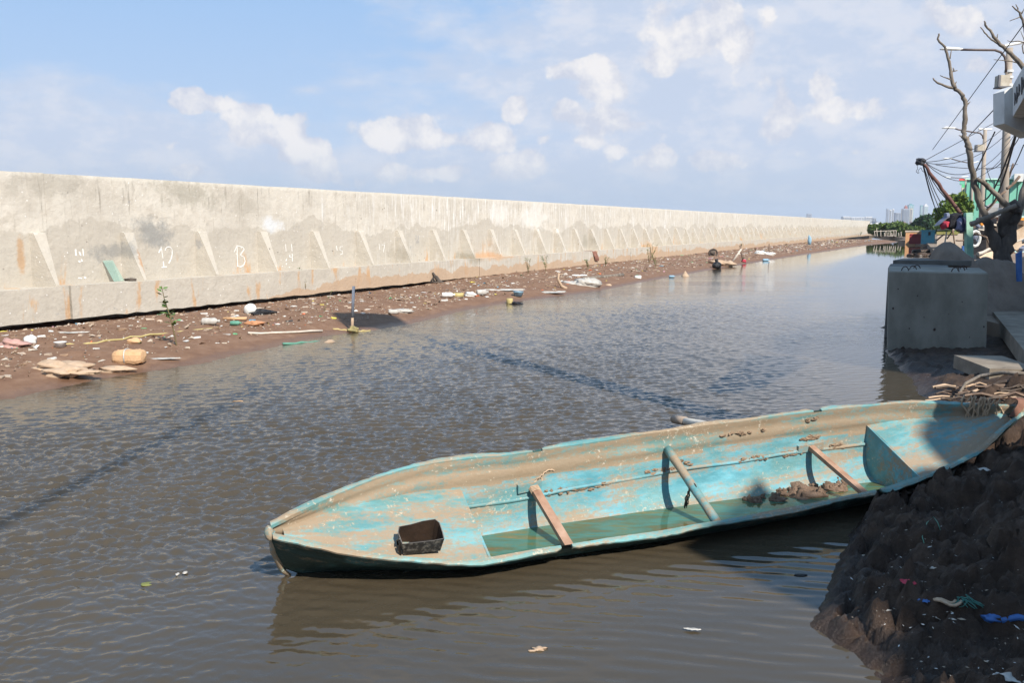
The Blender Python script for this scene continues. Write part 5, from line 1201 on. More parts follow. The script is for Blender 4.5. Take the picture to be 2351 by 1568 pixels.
tower('long_building', 1986.2, 2003, 497, 1510, M_HOT, M_TWN, 'right part of the low white range, above the end of the sea wall', 4, 5); tower('long_building', 2004, 2012, 500, 1520, M_GBL, M_TWN, 'small grey-blue block at the right end of the low white range', 4, 2)
tower('long_building', 1853, 1864, 490, 2600, M_GBL, M_TWN, 'lone hazy block showing over the sea wall, far left of the skyline', 6, 1)
r_ = random.Random(4); cols = [M_HOT, M_TW, M_GBL, M_TC, M_ROOFR]
for i in range(26):
    x = 1990+i*6.2+r_.uniform(-2, 2); w = r_.uniform(4, 9); y = r_.uniform(508, 517); Y = 620+r_.uniform(0, 500); a, c = at(x, 520, Y), at(x+w, y, Y); mb = MB(); mb.box(((a.x+c.x)/2, Y, c.z/2), (c.x-a.x, 15, c.z)); 
    mb.build('low_house', r_.choice(cols), label='small pale town house among the low roofs beneath the towers', cat='house', group='low town houses below the skyline')
# ================================================================ LEFT BANK: PLANTS, LITTER
def sprig(name, p, h, n, label, cat='plant', lean=.1, ls=.03, group=None, stems=1, m_=None):
    r = empty(name, p, label, cat, group); mb = MB(); ml = MB(); rr = random.Random(int(abs(p.x*131+p.y*77)*10))
    for s_ in range(stems):
        dx_, dy_ = rr.uniform(-lean, lean), rr.uniform(-lean, lean); P_ = [p+Vector((dx_*(i/5)**1.4*h+rr.uniform(-.01, .01), dy_*i/5*h+rr.uniform(-.01, .01), h*i/5*rr.uniform(.9, 1))) for i in range(6)]; mb.tube(P_, [.006*(1-.12*i)*(1+h) for i in range(6)], 5)
        for k in range(n):
            f = rr.uniform(.25, 1); i = min(4, int(f*5)); c = P_[i].lerp(P_[i+1], f*5-i); a = rr.uniform(0, 6.28); u = Vector((math.cos(a), math.sin(a), rr.uniform(-.1, .8))).normalized(); w = u.cross(Vector((rr.uniform(-.4, .4), rr.uniform(-.4, .4), 1))).normalized(); L = ls*rr.uniform(.7, 1.4)
            c = c+u*.015; ml.quad(c, c+u*L*.5+w*L*.32, c+u*L, c+u*L*.5-w*L*.32)
    mb.build('stem', M_STEM, r); ml.build('leaves', m_ or M_SPR, r); return r
SPR = [(404, 792, .95, 44, .085, 'knee-high mangrove seedling nearest the camera, on the mud bank below the plinth'), (702, 682, .36, 16, .04, 'little leafy sprig growing out of the plinth\'s foot above the white ball'),
 (745, 715, .42, 12, .03, 'thin yellow-green seedling behind the white ball'), (1215-0, 700-0, .0, 0, 0, ''), (985, 645, .75, 60, .04, 'leafy vine climbing the plinth beside the black driftwood'),
 (875, 675, 0, 0, 0, '')]
for px, py, h, n, ls, lb_ in SPR:
    if n: sprig('seedling' if 'seed' in lb_ else 'weed', lbank(px, py), h, n, lb_, lean=.35, ls=ls)
sprig('weed', wp(on_plinth(700, 665)[0], .03, .45), .5, 22, 'small plant rooted in the plinth face right of the numbers 13 and 14', lean=.6, ls=.045)
wd = [(1010, 625, .55), (1213, 622, .6), (1253, 617, .6), (1256, 603, .5), (1335, 600, .35), (1465, 590, .55), (1473, 584, .7), (1482, 588, .8), (1497, 588, .9), (1512, 583, .8), (1530, 578, .4), (1560, 575, .6), (1575, 572, .7), (1605, 569, .7), (1625, 566, .6), (1650, 562, .6), (1668, 560, .7), (1690, 558, .6), (1720, 556, .8), (1745, 553, .7), (1800, 548, .6), (1830, 545, .7), (1850, 543, .6), (1880, 541, .6), (1905, 540, .7), (1930, 538, .7), (1955, 538, .8), (1975, 537, .8), (1350, 612, .4), (1390, 605, .4), (1490, 600, .7), (1505, 610, .6), (1700, 565, .4), (1770, 552, .5)]
wd.sort(); ORD = ['leftmost', 'second', 'third', 'fourth', 'fifth', 'sixth', 'seventh', 'eighth', 'ninth', 'tenth', 'eleventh', 'twelfth', 'thirteenth', 'fourteenth', 'fifteenth', 'sixteenth', 'seventeenth', 'eighteenth', 'nineteenth', 'twentieth']+['twenty-'+x for x in ('first', 'second', 'third', 'fourth', 'fifth', 'sixth', 'seventh', 'eighth', 'ninth')]+['thirtieth', 'thirty-first', 'thirty-second', 'thirty-third', 'thirty-fourth']
for i, (px, py, h) in enumerate(wd):
    sprig('weed', lbank(px, py+6), h*.95, 34, ORD[i]+' scrubby green weed along the foot of the sea wall, counted from the left', group='weeds along the foot of the sea wall', stems=3, lean=.35, ls=.045 if px < 1550 else .09)
# scraps: thousands of bits of rubbish and shell, one mesh
PAL = [(.50, .48, .44), (.44, .38, .31), (.38, .29, .21), (.26, .17, .11), (.58, .57, .54), (.42, .33, .25), (.12, .3, .42), (.6, .16, .07), (.6, .5, .1), (.12, .32, .16), (.05, .05, .05), (.45, .25, .3), (.33, .25, .18)]
PW = [14, 16, 22, 18, 8, 16, 1.2, 1.0, 1.6, 1.2, 4, .8, 14]
PM = [mat('scrap_'+n, [c], 30, .7, .2, .003) for n, c in zip(['pale', 'tan', 'brown', 'dark_brown', 'white', 'straw', 'blue', 'orange', 'yellow', 'green', 'black', 'pink', 'umber'], PAL)]
mb = MB(); r_ = random.Random(99)
def scrap(s, e, size, kind=None):
    E = float(np.interp(s, shs[:, 0], shs[:, 1])); z = float(left_h(np.array([s]), np.array([e]), np.array([E]))[0]); p = wp(s, e, z); mi = r_.choices(range(13), PW)[0]
    a = r_.uniform(0, 6.28); L = size*r_.uniform(.4, 1.6); w = L*r_.uniform(.15, .7); u = Vector((math.cos(a), math.sin(a), r_.uniform(-.15, .25))); v = Vector((-math.sin(a), math.cos(a), r_.uniform(-.3, .3)))
    k = r_.random()
    if k < .45:
        h = Vector((0, 0, L*r_.uniform(.08, .3))); c = p+Vector((0, 0, .004)); mb.quad(c-u*L/2, c+v*w/2+h*.4, c+u*L/2, c-v*w/2+h, mi); mb.quad(c-u*L/2, c-v*w/2+h, c+h*1.2, c+v*w/2+h*.4, mi)
    elif k < .8: mb.box(tuple(p+Vector((0, 0, .006))), (L, w, min(w, .03)*r_.uniform(.3, 1)), a, mi, jit=L*.07)
    else: mb.blob(tuple(p), (L*.4, w*.5, w*.35), r_.randint(0, 999), .4, 6, 4, mi)
for i in range(38000):
    s = -4+ (r_.random()**1.9)*(S_B1-2); E = float(np.interp(s, shs[:, 0], shs[:, 1])); f = r_.random(); e = -.2+(E+.2)*(.06+.86*f)
    cl = vnoise(np.array([s*.45]), np.array([e*1.3]), 3)[0]; streak = math.exp(-((f-.58)/.14)**2)*(1 if s > 8 else .25)
    if r_.random() < .18+.75*streak*cl+.25*(cl > .6): scrap(s, e, (.024 if r_.random() < .80 else .085)*(1+s/60))
mb.build('litter', PM, kind='stuff', label='small scraps of rubbish, shell and straw strewn over the far mud bank', cat='litter')
# larger finds, one by one
def finds(name, px, py, label, cat, fn, m_, **k):
    p = lbank(px, py); sc = (p-Vector((0, 0, CAMZ))).length/FPX; mb = MB(); fn(mb, p, sc); return mb.build(name, m_, label=label, cat=cat, smooth=k.get('smooth', True), group=k.get('group'))
M_FOAM = mat('white_foam', [(.55, .54, .51), (.66, .65, .62)], 15, .8, .3); M_SACK = mat('muddy_sacking', [(.34, .24, .16), (.46, .34, .24)], 9, .9, .6, .01); M_TANB = mat('tan_foam_block', [(.45, .27, .14), (.58, .37, .21)], 9, .9, .5, .01)
M_PNK = mat('faded_pink_plastic', [(.38, .22, .19), (.46, .29, .25)], 9, .7, .3); M_CLR = mat('cloudy_plastic', [(.32, .30, .27), (.47, .45, .41)], 12, .35, .4); M_YEL = mat('yellow_plastic', [(.38, .30, .12), (.48, .40, .18)], 9, .6, .3)
M_ORP = mat('orange_plastic', [(.45, .22, .11)], 9, .6, .3); M_BLP = mat('light_blue_plastic', [(.22, .36, .46)], 9, .5, .3); M_GPL = mat('green_plastic', [(.10, .26, .19)], 9, .5, .3); M_BAG = mat('black_bag', [(.012, .012, .014)], 20, .35, .9, .02)
B = lambda rx, ry, rz_, seed=1, amp=.3, dz=0: (lambda mb, p, sc: mb.blob((p.x, p.y, p.z+rz_*sc*.6+dz), (rx*sc, ry*sc*1.2, rz_*sc), seed, amp, 16, 10))
def cup(mb, p, sc): mb.lathe([(.6*14*sc, 0), (.85*14*sc, 10*sc), (.92*14*sc, 11*sc), (.75*14*sc, 11*sc), (.5*14*sc, 2*sc)], p, 14)
def bottle(L, r, a):
    def f(mb, p, sc):
        d = Vector((math.cos(a), math.sin(a)*.6, .02)); P_ = [p+Vector((0, 0, r*sc))+d*(t-.5)*L*sc for t in (0, .04, .35, .4, .7, .8, .86, .87, 1)]; mb.tube(P_, [r*sc*k for k in (.85, 1, 1, .95, 1, .7, .35, .42, .42)], 12)
    return f
def sheet(L, w, a, seed):
    def f(mb, p, sc):
        rr = random.Random(seed); n = 9; u = Vector((math.cos(a), math.sin(a), 0)); v = Vector((-u.y, u.x, 0)); G = [[p+u*(i/n-.5)*L*sc*(1+rr.uniform(-.1, .1))+v*(j/4-.5)*w*2.4*sc*(1+rr.uniform(-.3, .3))*math.sin(math.pi*(i+.6)/(n+1.2))+Vector((0, 0, rr.uniform(0, .35)*w*sc*(0 < j < 4)+.01)) for j in range(5)] for i in range(n+1)]
        for i in range(n):
            for j in range(4): mb.quad(G[i][j], G[i+1][j], G[i+1][j+1], G[i][j+1])
    return f
def stick_(x1, y1, r):
    def f(mb, p, sc):
        q = lbank(x1, y1); q.z += .02; mb.tube(wob([p+Vector((0, 0, .02)), q], 6, .012, int(x1)), r*sc, 7)
    return f
finds('cup', 139, 797, 'white cup lying on its own left of the tan foam blocks', 'cup', cup, M_FOAM)
finds('plastic_tub', 70, 788, 'white crumpled tub just left of the white cup', 'tub', B(12, 9, 10, 3), M_FOAM)
finds('plastic_bag', 30, 797, 'faded pink plastic bag at the left edge of the bank', 'bag', B(26, 14, 10, 5, .5), M_PNK)
finds('sack', 135, 848, 'muddy tan sacking spread on the mud near the water', 'sack', lambda mb, p, sc: (mb.blob((p.x, p.y, p.z+.02), (52*sc, 34*sc, 13*sc), 7, .55, 26, 12), mb.blob((p.x+34*sc, p.y-40*sc, p.z+.01), (40*sc, 24*sc, 9*sc), 9, .55, 22, 10), mb.blob((p.x+75*sc, p.y-36*sc, p.z+.0), (26*sc, 16*sc, 5*sc), 10, .5, 18, 8)), M_SACK)
p = lbank(298, 833); sc = (p-Vector((0, 0, CAMZ))).length/FPX; fbk = empty('foam_block', p, 'worn tan block strapped round its middle, lying at the water\'s edge', 'foam block')
mb = MB(); n_ = 18
for i in range(n_):
    u0, u1 = -1+2*i/n_, -1+2*(i+1)/n_; row = []
    for u in (u0, u1):
        rr_ = (1-abs(u)**5)**.35 if abs(u) < 1 else .05; ring = []
        for j in range(16):
            a = 2*math.pi*j/16; cy, cz = math.cos(a), math.sin(a); q = (abs(cy)**4+abs(cz)**4)**-.25; w_ = 1+.05*math.sin(u*9+j)+.04*math.sin(u*23+j*2.3)
            ring.append(p+Vector((u*34*sc, cy*q*20*sc*rr_*w_, 13*sc+cz*q*15*sc*rr_*w_)))
        row.append(ring)
    for j in range(16): mb.quad(row[0][j], row[1][j], row[1][(j+1) % 16], row[0][(j+1) % 16])
mb.build('body', M_TANB, fbk, smooth=True)
mb = MB(); mb.tube([p+Vector((-4*sc+1.5*sc*math.cos(a*2), math.cos(a)*22*sc, 13*sc+math.sin(a)*16.5*sc)) for a in np.linspace(0, 6.283, 21)], 1.6*sc, 5); mb.build('strap', M_CLR, fbk)
finds('foam_piece', 265, 852, 'flat crumpled tan scrap in front of the tan foam blocks', 'foam scrap', B(32, 16, 7, 23, .5), M_SACK)
finds('stone', 308, 770+18, 'brown rounded stone on the bank below the plinth joint', 'stone', B(16, 10, 7, 8, .2), M_TANB); bpy.data.objects['stone'].location += Vector((0, 0, 0))
finds('plastic_sheet', 170, 765, 'white crumpled plastic strip under the plinth at the left', 'plastic', sheet(60, 7, .1, 4), M_CLR)
finds('plastic_sheet', 375, 845-20, 'greyish plastic sheet behind the tan foam blocks', 'plastic', sheet(70, 7, .2, 5), M_CLR)
finds('rope', 130, 800-8, 'yellow rope stretched along the bank below the plinth', 'rope', lambda mb, p, sc: mb.tube(wob([p, lbank(200, 790), lbank(300, 775), lbank(400, 762), lbank(500, 752)], 5, .015, 4), 2.2*sc, 6), M_YEL)
finds('ball', 575, 720, 'round white ball resting in the litter right of the seedling', 'ball', B(14, 11, 14, 2, .06), M_FOAM)
finds('plastic_bag', 606, 722, 'dark grey bag lying right behind the white ball', 'bag', B(26, 14, 7, 12, .4), M_BAG)
finds('plank', 540, 735, 'orange-brown plank end in the litter left of the stake', 'plank', lambda mb, p, sc: mb.box(tuple(p+Vector((0, 0, .03))), (50*sc, 10*sc, 6*sc), .05), M_TANB)
finds('plastic_bag', 585, 745, 'crumpled orange plastic below the white ball', 'bag', B(20, 10, 5, 14, .5), M_ORP)
finds('bottle', 485, 745, 'dull plastic bottle lying left of the white ball', 'bottle', bottle(38, 8, .1), M_CLR)
finds('bottle', 542, 747, 'green cap-end bottle lying below the plank end', 'bottle', bottle(24, 5, .0), M_GPL)
finds('stick', 570, 768, 'long pale stick lying on the mud below the orange plastic', 'stick', stick_(740, 762, 2.5), M_STICK)
finds('reed', 650, 792, 'green reed lying flat near the water', 'reed', stick_(735, 787, 2.5), M_GPL)
finds('stone', 758, 795, 'pale stone at the water\'s edge right of the green reed', 'stone', B(13, 9, 9, 18, .2), M_SACK)
finds('bottle', 905, 722, 'clear bottle right of the stake in the litter', 'bottle', bottle(26, 6, .3), M_CLR)
finds('bag', 850+75, 718, 'pale crumpled bag right of the stake', 'bag', B(20, 10, 6, 44, .5), M_CLR)
finds('bottle', 1030, 683, 'pale bottle at the left end of the bright litter patch', 'bottle', bottle(30, 6, .1), M_FOAM)
finds('carton', 1052, 682, 'yellow carton in the bright litter patch', 'carton', lambda mb, p, sc: mb.box(tuple(p+Vector((0, 0, .05))), (22*sc, 14*sc, 10*sc), .4, jit=.01), M_YEL)
finds('bag', 1080, 680, 'white crumpled bag in the middle of the bright litter patch', 'bag', B(13, 7, 6, 34, .5), M_FOAM)
finds('bottle', 1108, 678, 'cloudy bottle right of the white crumpled bag', 'bottle', bottle(30, 7, .5), M_CLR)
finds('cup', 1190, 680, 'pale blue tinted cup at the right end of the bright litter patch', 'cup', cup, M_BLP)
finds('can', 1170, 697, 'yellow and white can near the water below the bright litter patch', 'can', lambda mb, p, sc: mb.lathe([(7*sc, 0), (7.5*sc, 1*sc), (7.5*sc, 11*sc), (6.5*sc, 12*sc)], p, 12), M_YEL)
finds('bag', 1186, 703, 'small black bag beside the yellow can', 'bag', B(14, 7, 6, 35, .5), M_BAG)
finds('plank', 1075+0, 640, 'thin brown stick lying flat below the rust stained plinth', 'stick', stick_(1250, 641, 2), M_STICKD)
finds('plastic_sheet', 1160, 702-35, 'pale plastic sheet lying behind the yellow can', 'plastic', sheet(90, 10, .1, 15), M_CLR)
finds('plastic_sheet', 1265, 672, 'pale plastic sheet half in the water', 'plastic', sheet(70, 12, .2, 16), M_CLR)
finds('bag', 1345, 655, 'heap of pale and pinkish bags behind the curved branch', 'bag', lambda mb, p, sc: (mb.blob((p.x, p.y, p.z+.05), (30*sc, 20*sc, 14*sc), 61, .5, 18, 10), mb.blob((p.x-30*sc, p.y, p.z+.03), (24*sc, 18*sc, 8*sc), 62, .5, 16, 9)), M_CLR)
finds('plastic_sheet', 1330, 633, 'white flattened carton on the bank left of the long pole', 'plastic', sheet(34, 9, .0, 17), M_FOAM)
finds('branch', 1283+18, 655+8, 'curved pale branch standing out of the mud', 'branch', lambda mb, p, sc: mb.tube([p, p+Vector((-12*sc, 0, 6*sc)), p+Vector((-20*sc, 0, 22*sc)), p+Vector((-18*sc, 0, 36*sc))], [4*sc, 3.5*sc, 3*sc, 2*sc], 8), M_SACK)
finds('pole', 1350-12, 620+2+20, 'long grey bamboo pole lying on the bank', 'pole', stick_(1412+18, 633, 4.5), M_BARK)
finds('tyre', 1637, 587, 'round dark pipe mouth lying on the mud, open end towards the camera', 'pipe', lambda mb, p, sc: (mb.tube([p+Vector((math.cos(a)*9*sc, .0, 6*sc+math.sin(a)*8*sc)) for a in np.linspace(0, 6.283, 21)], 2*sc, 8), mb.tube([p+Vector((0, .25, 6*sc)), p+Vector((0, .3, 6*sc))], 7.5*sc, 14)), M_BARKD); bpy.data.objects['tyre'].name = 'pipe'
finds('sack', 1646, 607, 'pale dirty sack hanging towards the water below the pipe mouth', 'sack', lambda mb, p, sc: (mb.blob((p.x, p.y, p.z+.05), (20*sc, 16*sc, 7*sc), 71, .5, 18, 10), mb.blob((p.x+24*sc, p.y, p.z+.02), (17*sc, 14*sc, 7*sc), 72, .4, 18, 10)), M_SACK)
finds('bag', 1645, 616, 'tied black rubbish bag at the water below the pipe mouth', 'bag', lambda mb, p, sc: (mb.blob((p.x, p.y, p.z+6*sc), (10*sc, 10*sc, 9*sc), 81, .2, 14, 9), mb.tube([p+Vector((0, 0, 12*sc)), p+Vector((-1*sc, 0, 21*sc))], [3*sc, 4*sc], 7)), M_BAG)
finds('stake', 1678, 606, 'pale leaning stake in the mud right of the black bag', 'stake', lambda mb, p, sc: mb.tube([p, p+Vector((22*sc, 0, 33*sc))], 2*sc, 7), M_STICK)
finds('stake', 1706, 605-4, 'brown leaning stake with a red rag at its foot', 'stake', lambda mb, p, sc: mb.tube([p, p+Vector((-8*sc, 0, 36*sc))], 1.6*sc, 7), M_STICKD)
finds('rag', 1708, 602, 'small red rag at the foot of the brown stake', 'rag', B(5, 3, 3.5, 4, .4), M_CR)
finds('bag', 1746, 583, 'heap of white bags on the bank beyond the red rag', 'bag', lambda mb, p, sc: (mb.blob((p.x, p.y, p.z+.05), (11*sc, 11*sc, 5*sc), 91, .5, 18, 10), mb.blob((p.x+18*sc, p.y, p.z), (12*sc, 12*sc, 4*sc), 92, .4, 18, 10)), M_FOAM)
finds('stake', 1766, 585, 'short stake beside the heap of white bags', 'stake', lambda mb, p, sc: mb.tube([p, p+Vector((-1*sc, 0, 24*sc))], 1.3*sc, 7), M_STICKD)
finds('bottle', 1856-97, 600, 'bluish bottle floating beyond the red rag', 'bottle', bottle(15, 3, .1), M_BLP)
finds('bag', 1858, 562, 'upright pale blue bag on the far part of the bank', 'bag', lambda mb, p, sc: mb.blob((p.x, p.y, p.z+8*sc), (4*sc, 5*sc, 11*sc), 93, .3, 12, 8), M_BLP)
# floating on the water
def floats(name, px, py, label, cat, fn, m_):
    p = unz(px, py, .0); sc = (p-Vector((0, 0, CAMZ))).length/FPX; mb = MB(); fn(mb, p, sc); return mb.build(name, m_, label=label, cat=cat, smooth=True)
floats('jerrycan', 1464, 643, 'white square jerrycan floating near the bank', 'jerrycan', lambda mb, p, sc: mb.box(tuple(p+Vector((0, 0, 5*sc))), (14*sc, 9*sc, 11*sc), .1, jit=.008), M_FOAM)
floats('foam_block', 1573, 634, 'pyramid-shaped tan foam lump floating in the water', 'foam block', lambda mb, p, sc: mb.lathe([(10*sc, -1*sc), (9*sc, 1*sc), (4*sc, 7*sc), (.5*sc, 12*sc)], p, 5), M_SACK)
floats('bottle', 1396, 658, 'cream tub floating left of the white jerrycan', 'tub', B(8, 5, 4, 2, .2), M_SACK)
floats('bottle', 1543, 637, 'small blue bottle floating left of the tan foam lump', 'bottle', bottle(14, 2.5, .1), M_BLP)
floats('scrap', 545, 922, 'pale scrap floating in mid canal at the left', 'scrap', B(11, 4, 1.5, 2, .4), M_TANB)
floats('scrap', 413, 1320, 'pair of small white scraps floating left of the canoe', 'scrap', lambda mb, p, sc: (mb.blob((p.x-5*sc, p.y, .003), (4*sc, 6*sc, 2*sc), 3, .3), mb.blob((p.x+8*sc, p.y+8*sc, .003), (5*sc, 7*sc, 2.5*sc), 4, .3)), M_CLR)
floats('leaf', 340, 1342, 'yellowish green leaf floating left of the canoe', 'leaf', B(14, 8, 1.2, 6, .3), mat('dull_leaf', [(.16, .17, .05)], 9, .7, .1))
floats('scrap', 1238, 1492, 'pale torn scrap floating in front of the canoe', 'scrap', lambda mb, p, sc: (mb.blob((p.x, p.y, .004), (14*sc, 7*sc, 3*sc), 6, .6, 14, 8), mb.blob((p.x-16*sc, p.y-8*sc, .002), (9*sc, 3*sc, 2*sc), 7, .4)), M_SACK)
floats('scrap', 1590, 1450, 'clear greenish plastic scrap floating near the mud', 'scrap', lambda mb, p, sc: sheet(36, 5, -.15, 8)(mb, p+Vector((0, 0, .001)), sc), M_CLR)
floats('scrap', 1838, 1322, 'small dark leaf floating in the shade by the mud', 'leaf', B(14, 5, 1.5, 9, .3), M_BAG)
# stake, driftwood, hanging rag, glass
M_STAKE = mat('painted_stake', [(.2, .22, .26), (.3, .32, .36)], 6, .7, .2)
p = lbank(808, 760); st_ = empty('stake', p, 'upright blue-grey stake at the waterline with a yellow bag at its foot', 'stake'); q = p+Vector((.02, 0, .82)); q = Vector((unplane(812, 657, p, Vector((0, 1, 0)))))
mb = MB(); mb.tube([p.lerp(q, .3), q], .026, 12); mb.build('upper', M_STAKE, st_, smooth=True); mb = MB(); mb.tube([p-Vector((0, 0, .1)), p.lerp(q, .3)], .025, 12); mb.build('lower', M_SACK, st_, smooth=True)
finds('bag', 811, 762, 'yellow plastic bag snagged at the foot of the blue-grey stake', 'bag', B(13, 8, 7, 4, .4), M_YEL)
finds('rope', 765, 755, 'muddy yellow cord trailing left from the stake\'s foot', 'rope', lambda mb, p, sc: mb.tube(wob([p, lbank(790, 758), lbank(820, 761), lbank(850, 759)], 5, .01, 4), 2*sc, 6), M_YEL)
finds('driftwood', 1003, 650, 'black rotten driftwood leaning against the plinth beside the climbing vine', 'driftwood', lambda mb, p, sc: (mb.tube(wob([p+Vector((12*sc, 0, 0)), p+Vector((-2*sc, .05, 12*sc)), p+Vector((-10*sc, .1, 24*sc))], 4, .02, 3), [5*sc]*5+[3*sc]*4, 8), mb.tube([p+Vector((-16*sc, 0, 0)), p+Vector((-8*sc, 0, 12*sc))], [2.5*sc, 2*sc], 6), mb.tube([p+Vector((16*sc, 0, 1*sc)), p+Vector((-18*sc, 0, 2*sc))], [3*sc, 2*sc], 6)), M_BARKD)
sg0, zz0 = on_plinth(1362, 580); mb = MB(); prev = None
for i in range(9):
    f = i/8; e = -.3+.34*min(1, f*2.2)+.03*math.sin(f*9); z = Z_PT+.02-.42*max(0, f-.42)/.58; row = [wp(sg0-.35+f*.5, e, z), wp(sg0+.15+f*.35, e+.02, z-.02)]
    row += [r_2+Vector((0, 0, -.02))-WN*.01 for r_2 in row[::-1]]
    if prev:
        for t in range(4): mb.quad(prev[t], row[t], row[(t+1) % 4], prev[(t+1) % 4])
    else: mb.poly(row)
    prev = row
mb.poly(prev[::-1]); mb.build('rag', mat('brown_red_rag', [(.16, .07, .05), (.28, .14, .10)], 9, .9, .4), label='brown and red rag draped over the plinth\'s edge', cat='rag', smooth=True)
M_GLASSG, N, b, pos, ob = matN('green_sheet_glass'); b.inputs['Base Color'].default_value = (.30, .44, .37, 1); b.inputs['Alpha'].default_value = .45; b.inputs['Roughness'].default_value = .1
sa, za = on_stem(262, 652); sb_, zb_ = on_stem(244, 610)
mb = MB(); mb.prism([wp(sa-.13, E_ST+.16, Z_PT+.005), wp(sa+.10, E_ST+.16, Z_PT+.005), wp(sb_+.12, E_ST+.03, Z_PT+.40), wp(sb_-.10, E_ST+.03, Z_PT+.40)], WN*.006)
mb.build('glass_pane', M_GLASSG, label='small pale green glass pane leaning against the wall on the plinth', cat='glass pane')
sa, za = on_stem(285, 650); mb = MB(); mb.blob(tuple(wp(sa, E_ST+.2, Z_PT+.02)), (.12, .05, .03), 3, .4); mb.build('stone', M_BARKD, label='dark stone on the plinth right of the green glass pane', cat='stone', smooth=True)
# ---- litter on the near right bank
def rfinds(name, px, py, label, cat, fn, m_):
    p = rbank(px, py); sc = (p-Vector((0, 0, CAMZ))).length/FPX; mb = MB(); fn(mb, p, sc); return mb.build(name, m_, label=label, cat=cat, smooth=True)
rfinds('plastic_bag', 2085, 1140, 'torn whitish plastic bag on the mud beside the canoe', 'bag', lambda mb, p, sc: (sheet(70, 13, .6, 31)(mb, p+Vector((0, 0, .03)), sc), sheet(30, 9, 1.2, 32)(mb, p+Vector((.12, .02, .03)), sc)), M_CLR)
rfinds('paper', 2132, 1103, 'crumpled pale paper under the canoe\'s side', 'paper', B(18, 10, 11, 6, .4), M_SACK)
rfinds('wrapper', 2085, 1342, 'torn red wrapper on the dark mud', 'wrapper', sheet(30, 12, -.6, 41), M_CR)
rfinds('rope', 2145, 1410, 'coil of frayed tan rope on the dark mud', 'rope', lambda mb, p, sc: [mb.tube([p+Vector((math.cos(a)*(16+3*k)*sc+k*4*sc, math.sin(a)*(13+2*k)*sc-k*9*sc, .02+.008*math.sin(a*3+k))) for a in np.linspace(0, 5.6, 16)], 3.2*sc, 6) for k in range(4)], M_ROPE)
rfinds('net', 2200, 1402, 'tuft of green fishing net right of the frayed rope', 'net', lambda mb, p, sc: [mb.tube(wob([p+Vector((random.uniform(-30, 5)*sc, random.uniform(-18, 18)*sc, .01)), p+Vector((random.uniform(-10, 20)*sc, random.uniform(-18, 18)*sc, .04)), p+Vector((random.uniform(10, 50)*sc, random.uniform(-20, 15)*sc, .0))], 4, .006, k), .8*sc, 4) for k in range(22)], mat('green_net', [(.06, .2, .17), (.1, .3, .25)], 20, .7, 0))
rfinds('plastic', 2120, 1385, 'scrap of blue plastic above the frayed rope', 'plastic', sheet(26, 8, .1, 43), M_BLT)
rfinds('wrapper', 2290, 1182, 'pale torn wrapper on the mud at the right', 'wrapper', sheet(40, 8, .3, 44), M_CLR)
rfinds('rope', 2320, 1455, 'bright blue plastic strap at the right edge', 'strap', lambda mb, p, sc: (mb.blob((p.x-30*sc, p.y+8*sc, p.z+.02), (20*sc, 12*sc, 8*sc), 4, .4, 14, 8), mb.tube([p+Vector((-20*sc, 0, .02)), p+Vector((10*sc, -4*sc, .04)), p+Vector((60*sc, -30*sc, .03))], [6*sc, 7*sc, 6*sc], 6)), M_BLT)
rfinds('sack', 2318, 1555, 'pale blue-white cloth in the bottom right corner', 'cloth', sheet(80, 16, .1, 46), M_CLR)
rfinds('cord', 2050, 1215, 'thin green cord looping over the mud', 'cord', lambda mb, p, sc: mb.tube([rbank(x, y)+Vector((0, 0, .012+h_)) for x, y, h_ in ((2122, 1242, 0), (2118, 1222, .01), (2128, 1206, .03), (2142, 1203, .03), (2152, 1212, .02), (2160, 1225, 0))], .8*sc, 5), M_GPL)
rfinds('cap', 2305, 1232, 'small purple cap on the mud at the right', 'cap', B(6, 5, 4, 3, .1), mat('purple_plastic', [(.12, .04, .3)], 9, .5, .1))
rfinds('paper', 2315, 1395+8, 'greyish paper scraps right of the green net', 'paper', sheet(60, 11, -.2, 47), M_CLR)
rfinds('paper', 2258, 1085, 'whitish rag on the clods to the right of the canoe', 'rag', sheet(26, 9, .8, 48), M_CLR)
mb = MB(); r_ = random.Random(17)
for i in range(330):
    px, py = r_.uniform(1900, 2351), r_.uniform(1080, 1560); p = rbank(px, py)
    if rdist(np.array([p.x]), np.array([p.y]))[0] < .08: continue
    a = r_.uniform(0, 6.28); u = Vector((math.cos(a), math.sin(a), r_.uniform(0, .4))); v = Vector((-math.sin(a), math.cos(a), .2)); L = r_.uniform(.003, .010) if r_.random() < .9 else r_.uniform(.01, .022); mi = r_.choices(range(4), [4, 5, 3, 2])[0]; c = p+Vector((0, 0, .008)); mb.quad(c-u*L, c+v*L*.4, c+u*L, c-v*L*.4, mi)
mb.build('litter', [PM[0], PM[1], PM[2], PM[4]], kind='stuff', label='tiny scraps trodden into the near mud', cat='litter')
# roots, hoses and strips behind the canoe's stern
mb = MB(); P_ = [rbank(x, y)+Vector((0, 0, h_)) for x, y, h_ in ((2195, 925, .05), (2215, 908, .12), (2250, 896, .15), (2300, 893, .16), (2351, 900, .16))]; mb.tube(P_, [.012, .018, .021, .021, .021], 8); mb.build('hose', M_BARK, label='pale hose arching over the mud behind the canoe\'s stern', cat='hose', smooth=True)
mb = MB()
for i in range(46):
    px, py = r_.uniform(2165, 2351), r_.uniform(890, 930); p = rbank(px, py); a = r_.uniform(-.5, .5); L = r_.uniform(.05, .22); mb.tube(wob([p+Vector((-L*math.cos(a), -L*math.sin(a), .03)), p+Vector((0, 0, .06)), p+Vector((L*math.cos(a), L*math.sin(a), .03))], 2, .015, i), r_.uniform(.008, .02), 5, mi=r_.randint(0, 2))
mb.build('driftwood', [M_STICKD, M_PLYD, M_SACK], label='tangle of sticks and rotten strips behind the canoe\'s stern', cat='driftwood', kind='stuff')
